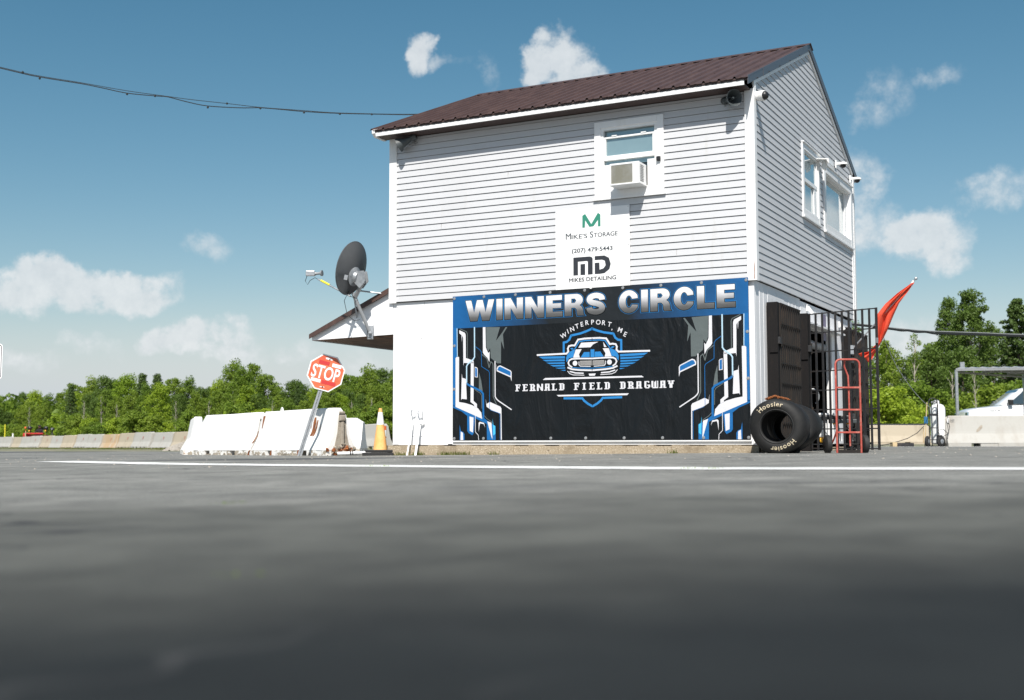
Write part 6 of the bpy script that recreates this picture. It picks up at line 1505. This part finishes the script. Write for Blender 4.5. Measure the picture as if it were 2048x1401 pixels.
loft([(1.35, gsec(.90, 1.24)), (2.12, gsec(.80, 1.86)), (2.4, gsec(.77, 1.94)), (3.4, gsec(.77, 1.95)), (3.75, gsec(.78, 1.90)), (3.93, gsec(.86, 1.3))], 'cab_upper', 'car_paint')
gl = [(1.62, 1.26), (2.14, 1.70), (2.24, 1.80), (2.38, 1.84), (2.62, 1.84), (2.62, 1.27)]
for sgn in (-1, 1):
    c = MB(); c.add([(x, sgn * (.935 - (z - 1.2) * .2), z) for x, z in gl] + [(x, sgn * (.915 - (z - 1.2) * .2), z) for x, z in gl], [tuple(range(6)), tuple(range(11, 5, -1))] + [(i, 6 + i, 6 + (i + 1) % 6, (i + 1) % 6) for i in range(6)]); c.build('side_window', 'glass_dark', tk)
    gl2 = [(2.72, 1.28), (2.72, 1.84), (3.4, 1.84), (3.62, 1.76), (3.66, 1.29)]
    c = MB(); c.add([(x, sgn * (.935 - (z - 1.2) * .2), z) for x, z in gl2], [tuple(range(5))]); c.build('side_window', 'glass_dark', tk)
    MB().box(1.56, 1.74, sgn * 1.06 - .10, sgn * 1.06 + .10, 1.22, 1.44).build('door_mirror', 'black_plastic', tk, bevel=.03)
c = MB(); c.add([(1.47, -.78, 1.27), (1.47, .78, 1.27), (2.10, .68, 1.86), (2.10, -.68, 1.86)], [(0, 1, 2, 3)]); c.build('windscreen', 'glass_dark', tk)
for x in (.95, 4.65):
    for sgn in (-1, 1):
        c = MB(); c.lathe([(-.11, .2), (-.11, .36), (-.08, .39), (.08, .39), (.11, .36), (.11, .2)], (x, sgn * .90, .39), (0, 1, 0), 28); wh = c.build('wheel', 'rubber_plain', tk, smooth=True)
        c = MB(); c.lathe([(0, .24), (.01, .24), (.02, .08)], (x, sgn * 1.01, .39), (0, sgn, 0), 20); c.build('rim', 'galvanised', wh, smooth=True)
        c = MB(); c.tube([(x + .47 * math.cos(R(180 - 10 * k)), sgn * 1.0, .50 + .47 * math.sin(R(180 - 10 * k))) for k in range(19)], .018, 6); c.build('wheel_arch', 'car_paint', tk, smooth=True)
MB().box(-.10, .02, -.88, .88, .48, .68).build('bumper', 'grey_metal', tk, bevel=.03)
for sgn in (-1, 1): MB().box(-.035, .10, sgn * .78 - .14, sgn * .78 + .14, .74, .94).build('headlight', 'glass', tk, bevel=.03)
text_part('F150', 'badge', 'black_paint', tk, .99 + .06, -1.004, .985, .055, .22, off=.02)
MB().box(.80, 1.02, -1.006, -1.001, .995, 1.01).build('badge', 'black_paint', tk)
c = MB(); c.box(1.420, 1.426, -1.004, -.99, .55, 1.15); c.box(2.66, 2.668, -1.004, -.99, .5, 1.2); c.build('door_seam', 'black_paint', tk)

# ------------------------------------------------------------------ overhead cables
cb = thing('overhead_cable', (0, 22, 0), 0, 'twisted black overhead cable sagging across the upper left sky', 'cable')
def wire(pts, Y0_, Y1_, r, name='strand', m='cable', par=cb, org=(0, 22, 0)):
    P = []
    n_ = len(pts)
    for i, (px, py) in enumerate(pts):
        Yw = Y0_ + (Y1_ - Y0_) * (px - pts[0][0]) / (pts[-1][0] - pts[0][0]); P.append(up(px, py, Yw) - Vector(org))
    # smooth through the points
    Q = []
    for i in range(n_ - 1):
        p0, p1, p2, p3 = P[max(i - 1, 0)], P[i], P[i + 1], P[min(i + 2, n_ - 1)]
        for k in range(5):
            t = k / 5; Q.append(.5 * ((2 * p1) + (p2 - p0) * t + (2 * p0 - 5 * p1 + 4 * p2 - p3) * t * t + (3 * p1 - p0 - 3 * p2 + p3) * t ** 3))
    Q.append(P[-1]); c = MB(); c.tube(Q, r, 6); return c.build(name, m, par, smooth=True)
wire([(-700, -60), (-300, 52), (0, 127), (62, 141), (146, 155), (190, 164), (241, 175), (300, 181), (324, 183), (362, 193), (406, 202), (473, 206), (513, 206), (560, 210), (602, 214), (675, 218), (760, 220), (812, 221), (870, 220)], 21, 25.5, .0095)
wire([(-700, -62), (-300, 50), (0, 125), (62, 139), (146, 153), (240, 170), (324, 182), (374, 189), (445, 197), (513, 205), (602, 212), (675, 217), (812, 220), (872, 217)], 21.2, 25.6, .0065, m='cable')
c = MB()
for px, py in ((62, 144), (27, 131), (241, 177), (298, 181), (406, 205), (445, 197), (513, 207), (602, 216), (675, 219), (740, 220)):
    p = up(px, py, 21 + 4.5 * (px + 700) / 1570) - Vector((0, 22, 0)); c.ball(p, .025, 6)
c.build('clips', 'cable', cb)
cb2 = thing('overhead_cable', (0, 24, 0), 0, 'thick black cable leaving the rear of building to the right', 'cable')
wire([(1690, 650), (1740, 655), (1787, 661), (1806, 664), (1820, 664), (1836, 667), (1855, 667), (1872, 670), (1890, 670), (1930, 672), (1980, 673), (2048, 676), (2300, 684)], 23.5, 26, .024, 'strand', 'cable', cb2, (0, 24, 0))
wire([(1690, 648), (1740, 653), (1787, 659), (1850, 665), (1900, 667), (1980, 670), (2048, 673), (2300, 681)], 23.5, 26, .012, 'strand', 'cable_grey', cb2, (0, 24, 0))
gw = thing('guy_wire', (0, 28, 0), 0, 'thin grey guy wire slanting down to the propane cart', 'wire')
wire([(1768, 672), (1776, 692), (1792, 730), (1815, 768), (1840, 800), (1866, 824)], 26, 31.6, .007, 'strand', 'galvanised', gw, (0, 28, 0))

# ------------------------------------------------------------------ far left: vehicle, person, tripod, posts
tp_ = thing('camera_tripod', (-33.2, 87.3, zg(-33)), 0, 'black camera tripod standing before the long barrier row', 'tripod')
c = MB(); hd_ = (.0, 0, 1.15)
for x, y in ((-.55, 0), (.12, -.35), (.34, .3)): c.tube([(x, y, 0), hd_], [.02, .03], 6)
c.build('legs', 'black_metal', tp_)
c = MB(); c.tube([(0, 0, 1.0), (0, 0, 1.28)], .05, 8); c.build('column', 'black_metal', tp_); MB().box(-.13, .13, -.08, .1, 1.28, 1.46).build('camera_body', 'black_plastic', tp_, bevel=.02)
c = MB(); c.lathe([(0, .06), (.12, .055)], (0.02, -.08, 1.37), (0, -1, 0), 12); c.build('lens', 'grey_metal', tp_)
zv = zg(-38); Yv_ = 97.0; Xv = (77 - 1024) / 2411.3 * Yv_
kt = thing('racing_kart', (Xv, Yv_, zv), 0, 'red open racing vehicle with black lamps beyond the barrier row', 'vehicle')
MB().box(-.75, .75, -.6, .6, .72, 1.02).build('body', 'kart_red', kt, bevel=.06); MB().box(-.65, .75, -.8, -.4, 1.06, 1.18).build('front_rack', 'kart_red', kt, bevel=.03); MB().box(-.9, -.6, -.7, .0, .75, 1.16).build('side_panel', 'kart_red', kt, bevel=.06)
for x in (-.55, .75):
    c = MB(); c.tube([(x, 0, 1.0), (x, 0, 1.5)], .04, 6); c.build('lamp_stalk', 'black_metal', kt)
    c = MB(); c.ball((x - .03, -.1, 1.56), .17, 12, (1.2, .8, .95)); c.build('lamp', 'black_plastic', kt, smooth=True)
    c = MB(); c.ball((x - .05, -.15, 1.34), .07, 8); c.build('side_lamp', 'yellow_orange', kt, smooth=True)
for x in (-.7, .7):
    for y in (-.7, .7):
        c = MB(); c.lathe([(-.12, .25), (-.1, .45), (.1, .45), (.12, .25)], (x, y, .45), (1, 0, 0), 20); c.build('wheel', 'rubber_plain', kt, smooth=True)
# driver: one continuous skinned body
pe = thing('person', (Xv + .13, Yv_ + .1, zv + .80), 0, 'person in black top and black cap riding the red vehicle', 'person')
def skin_body(joints, edges, radii, name, m, par):
    me = bpy.data.meshes.new(name); me.from_pydata(joints, edges, []); o = bpy.data.objects.new(name, me); C.objects.link(o); o.parent = par
    sk = o.modifiers.new('skin', 'SKIN')
    for i, r in enumerate(radii): me.skin_vertices[0].data[i].radius = (r, r)
    me.skin_vertices[0].data[0].use_root = True
    sb = o.modifiers.new('sub', 'SUBSURF'); sb.levels = sb.render_levels = 1; me.materials.append(_m[m]); return o
J = [(0, .1, .18), (0, .08, .42), (0, .04, .62), (0, .02, .72), (0, 0, .84), (-.2, .03, .60), (-.32, -.1, .38), (-.28, -.35, .34), (.2, .03, .60), (.32, -.1, .38), (.28, -.35, .34), (-.12, .05, .15), (-.2, -.35, .22), (-.2, -.45, -.15), (.12, .05, .15), (.2, -.35, .22), (.2, -.45, -.15)]
E_ = [(0, 1), (1, 2), (2, 3), (3, 4), (2, 5), (5, 6), (6, 7), (2, 8), (8, 9), (9, 10), (0, 11), (11, 12), (12, 13), (0, 14), (14, 15), (15, 16)]
me_ok = True
try:
    me = bpy.data.meshes.new('tmp'); 
    ob = skin_body(J, E_, [], 'body', 'cloth_black', pe)
    rad = [.15, .16, .15, .06, .1, .08, .055, .045, .08, .055, .045, .1, .075, .05, .1, .075, .05]
    if len(ob.data.skin_vertices) == 0:
        bm = bmesh.new(); bm.from_mesh(ob.data); bm.verts.layers.skin.verify(); bm.to_mesh(ob.data); bm.free()
    for i, r in enumerate(rad): ob.data.skin_vertices[0].data[i].radius = (r, r)
    ob.data.skin_vertices[0].data[0].use_root = True
except Exception as ex: print('skin', ex)
c = MB(); c.ball((0, -.015, .86), .105, 14, (.9, 1, 1.15)); c.build('head', 'skin', pe, smooth=True)
c = MB(); c.ball((0, 0, .92), .118, 14, (.95, 1.05, .8)); c.box(-.07, .07, -.2, -.05, .89, .905); c.build('cap', 'cloth_black', pe, smooth=True)
def thin_post(px, top, bot, Yw, w, m, label, knob=None):
    X = (px - 1024) / 2411.3 * Yw; z1 = CAM_H + (883.5 - top) / 2411.3 * Yw; t = thing('marker_post', (X, Yw, zg(X)), 0, label, 'post')
    MB().box(-w / 2, w / 2, -w / 2, w / 2, 0, z1 - zg(X)).build('shaft', m, t)
    if knob:
        c = MB(); c.ball((-.03, 0, z1 - zg(X) + .26), .09, 8); c.tube([(0, 0, z1 - zg(X)), (-.03, 0, z1 - zg(X) + .2)], .012, 5); c.build('knob', knob, t)
thin_post(12.3, 848.5, 876, 98, .06, 'yellow', 'tall pale yellow marker post farthest left beyond barrier row')
thin_post(28.5, 866.5, 877, 96, .09, 'sign_white', 'short white marker post beyond the barrier row')
thin_post(53.5, 862, 877, 96, .06, 'wood_light', 'wooden marker post with red knob left of the red vehicle', 'delineator')
tw = thing('tyre_wall', (-39.6, 101, zg(-38)), 0, 'low wall of black tyres beyond the far end of barrier row', 'tyre wall')
for i in range(7):
    for k in range(3):
        c = MB(); c.lathe([(0, .2), (.02, .3), (.1, .33), (.18, .3), (.2, .2)], (-.8 + i * .36, 0, .38 + k * .2 - .3), (0, 0, 1), 14); c.build('tyre', 'rubber_plain', tw, smooth=True)

# ------------------------------------------------------------------ gravel, weeds, grass
def pebbles(name, n, fx, size, m, label, kindcat='gravel', flat=.7):
    rg = random.Random(hash(name) % 1000 if False else len(name)); c = MB()
    for i in range(n):
        x, y, z = fx(rg); s = size * rg.uniform(.5, 1.5); a = rg.uniform(0, 6.28)
        pts = [(s * math.cos(a + k * 1.2566) * rg.uniform(.8, 1.1), s * math.sin(a + k * 1.2566) * rg.uniform(.8, 1.1)) for k in range(5)]
        vs = [(x + p[0], y + p[1], z) for p in pts] + [(x + p[0] * .6, y + p[1] * .6, z + s * flat) for p in pts]
        c.add(vs, [tuple(range(5, 10))] + [(k, (k + 1) % 5, 5 + (k + 1) % 5, 5 + k) for k in range(5)])
    o = c.build(name, m); tag(o, label, kindcat, kind='stuff'); return o
def fx_pile(rg):
    a = rg.uniform(0, 6.28); r = rg.random() ** .6; x = -11.45 + math.cos(a) * r * .72; y = 42.3 + math.sin(a) * r * .8
    return x, y, zg(x) + .30 * (1 - r) ** .8 - .02
pebbles('gravel_pile', 1500, fx_pile, .045, 'gravel', 'low heap of grey gravel left of the white barriers')
pebbles('loose_stones', 700, lambda rg: ((lambda x: (x, rg.uniform(11, 30), zg(x) + .003))(rg.uniform(-9, 11))), .010, 'gravel', 'loose grit scattered across the old asphalt')
def blades(name, spots, h, n, m, label, spread=.08, w=.006):
    rg = random.Random(7); c = MB()
    for sx_, sy_ in spots:
        for i in range(n):
            x = sx_ + rg.gauss(0, spread); y = sy_ + rg.gauss(0, spread * .5); a = rg.uniform(0, 3.14); hh = h * rg.uniform(.3, 1.2); dx = math.cos(a) * w; dy = math.sin(a) * w; lx_ = rg.uniform(-.5, .5) * hh; ly_ = rg.uniform(-.3, .3) * hh; z = zg(x)
            c.add([(x - dx, y - dy, z), (x + dx, y + dy, z), (x + dx * .6 + lx_ * .5, y + dy * .6 + ly_ * .5, z + hh * .6), (x + lx_, y + ly_, z + hh), (x - dx * .6 + lx_ * .5, y - dy * .6 + ly_ * .5, z + hh * .6)], [(0, 1, 2, 3, 4)])
    o = c.build(name, m); tag(o, label, 'grass', kind='stuff'); return o
sp = []
rg = random.Random(21)
for lx in (-5.5, -5.42, -5.0, -4.95, -4.86, -4.78, -4.7, -4.62, -5.8, -5.75, -4.1, -1.2): 
    p = BW(lx, -.07); sp.append((p[0], p[1]))
blades('weeds', sp, .065, 34, 'leaf_grass', 'dry weeds growing along the foot of the foundation', .05)
blades('line_weeds', [(-1.25, 10.6), (-1.1, 10.45), (1.35, 8.15), (1.2, 8.25), (3.4, 6.85)], .018, 26, 'leaf_bright', 'tiny green weeds in cracks of the painted line', .035, .004)
blades('near_weeds', [(-.98, 4.35), (-1.02, 4.30), (-.42, 1.95)], .008, 22, 'leaf_mid', 'blurred green sprigs in cracks of the near asphalt', .025, .004)
gs_ = []
for i in range(900):
    s_ = rg.uniform(0, 64); p = A + dR * s_; o_ = abs(rg.gauss(.35, .5)) + .28; nn = Vector((-dR.y, dR.x)) * -1; q = p + Vector((-.85, -.55)).normalized() * o_
    gs_.append((q.x, q.y))
blades('grass_strip', gs_, .07, 12, 'leaf_grass', 'thin grass growing along the foot of the long barrier row', .18, .012)

# tiny pieces joined into one part each
for o in bpy.data.objects:
    if o.type == 'MESH' and o.name.split('.')[0] in ('peeled_edge', 'screws', 'grille_wires', 'side_louvres', 'punched_holes', 'chipped_edge', 'tread_groove', 'clips', 'printed_artwork', 'wire_clips', 'links', 'nail_heads', 'lap_joint'):
        o['kind'] = 'stuff'
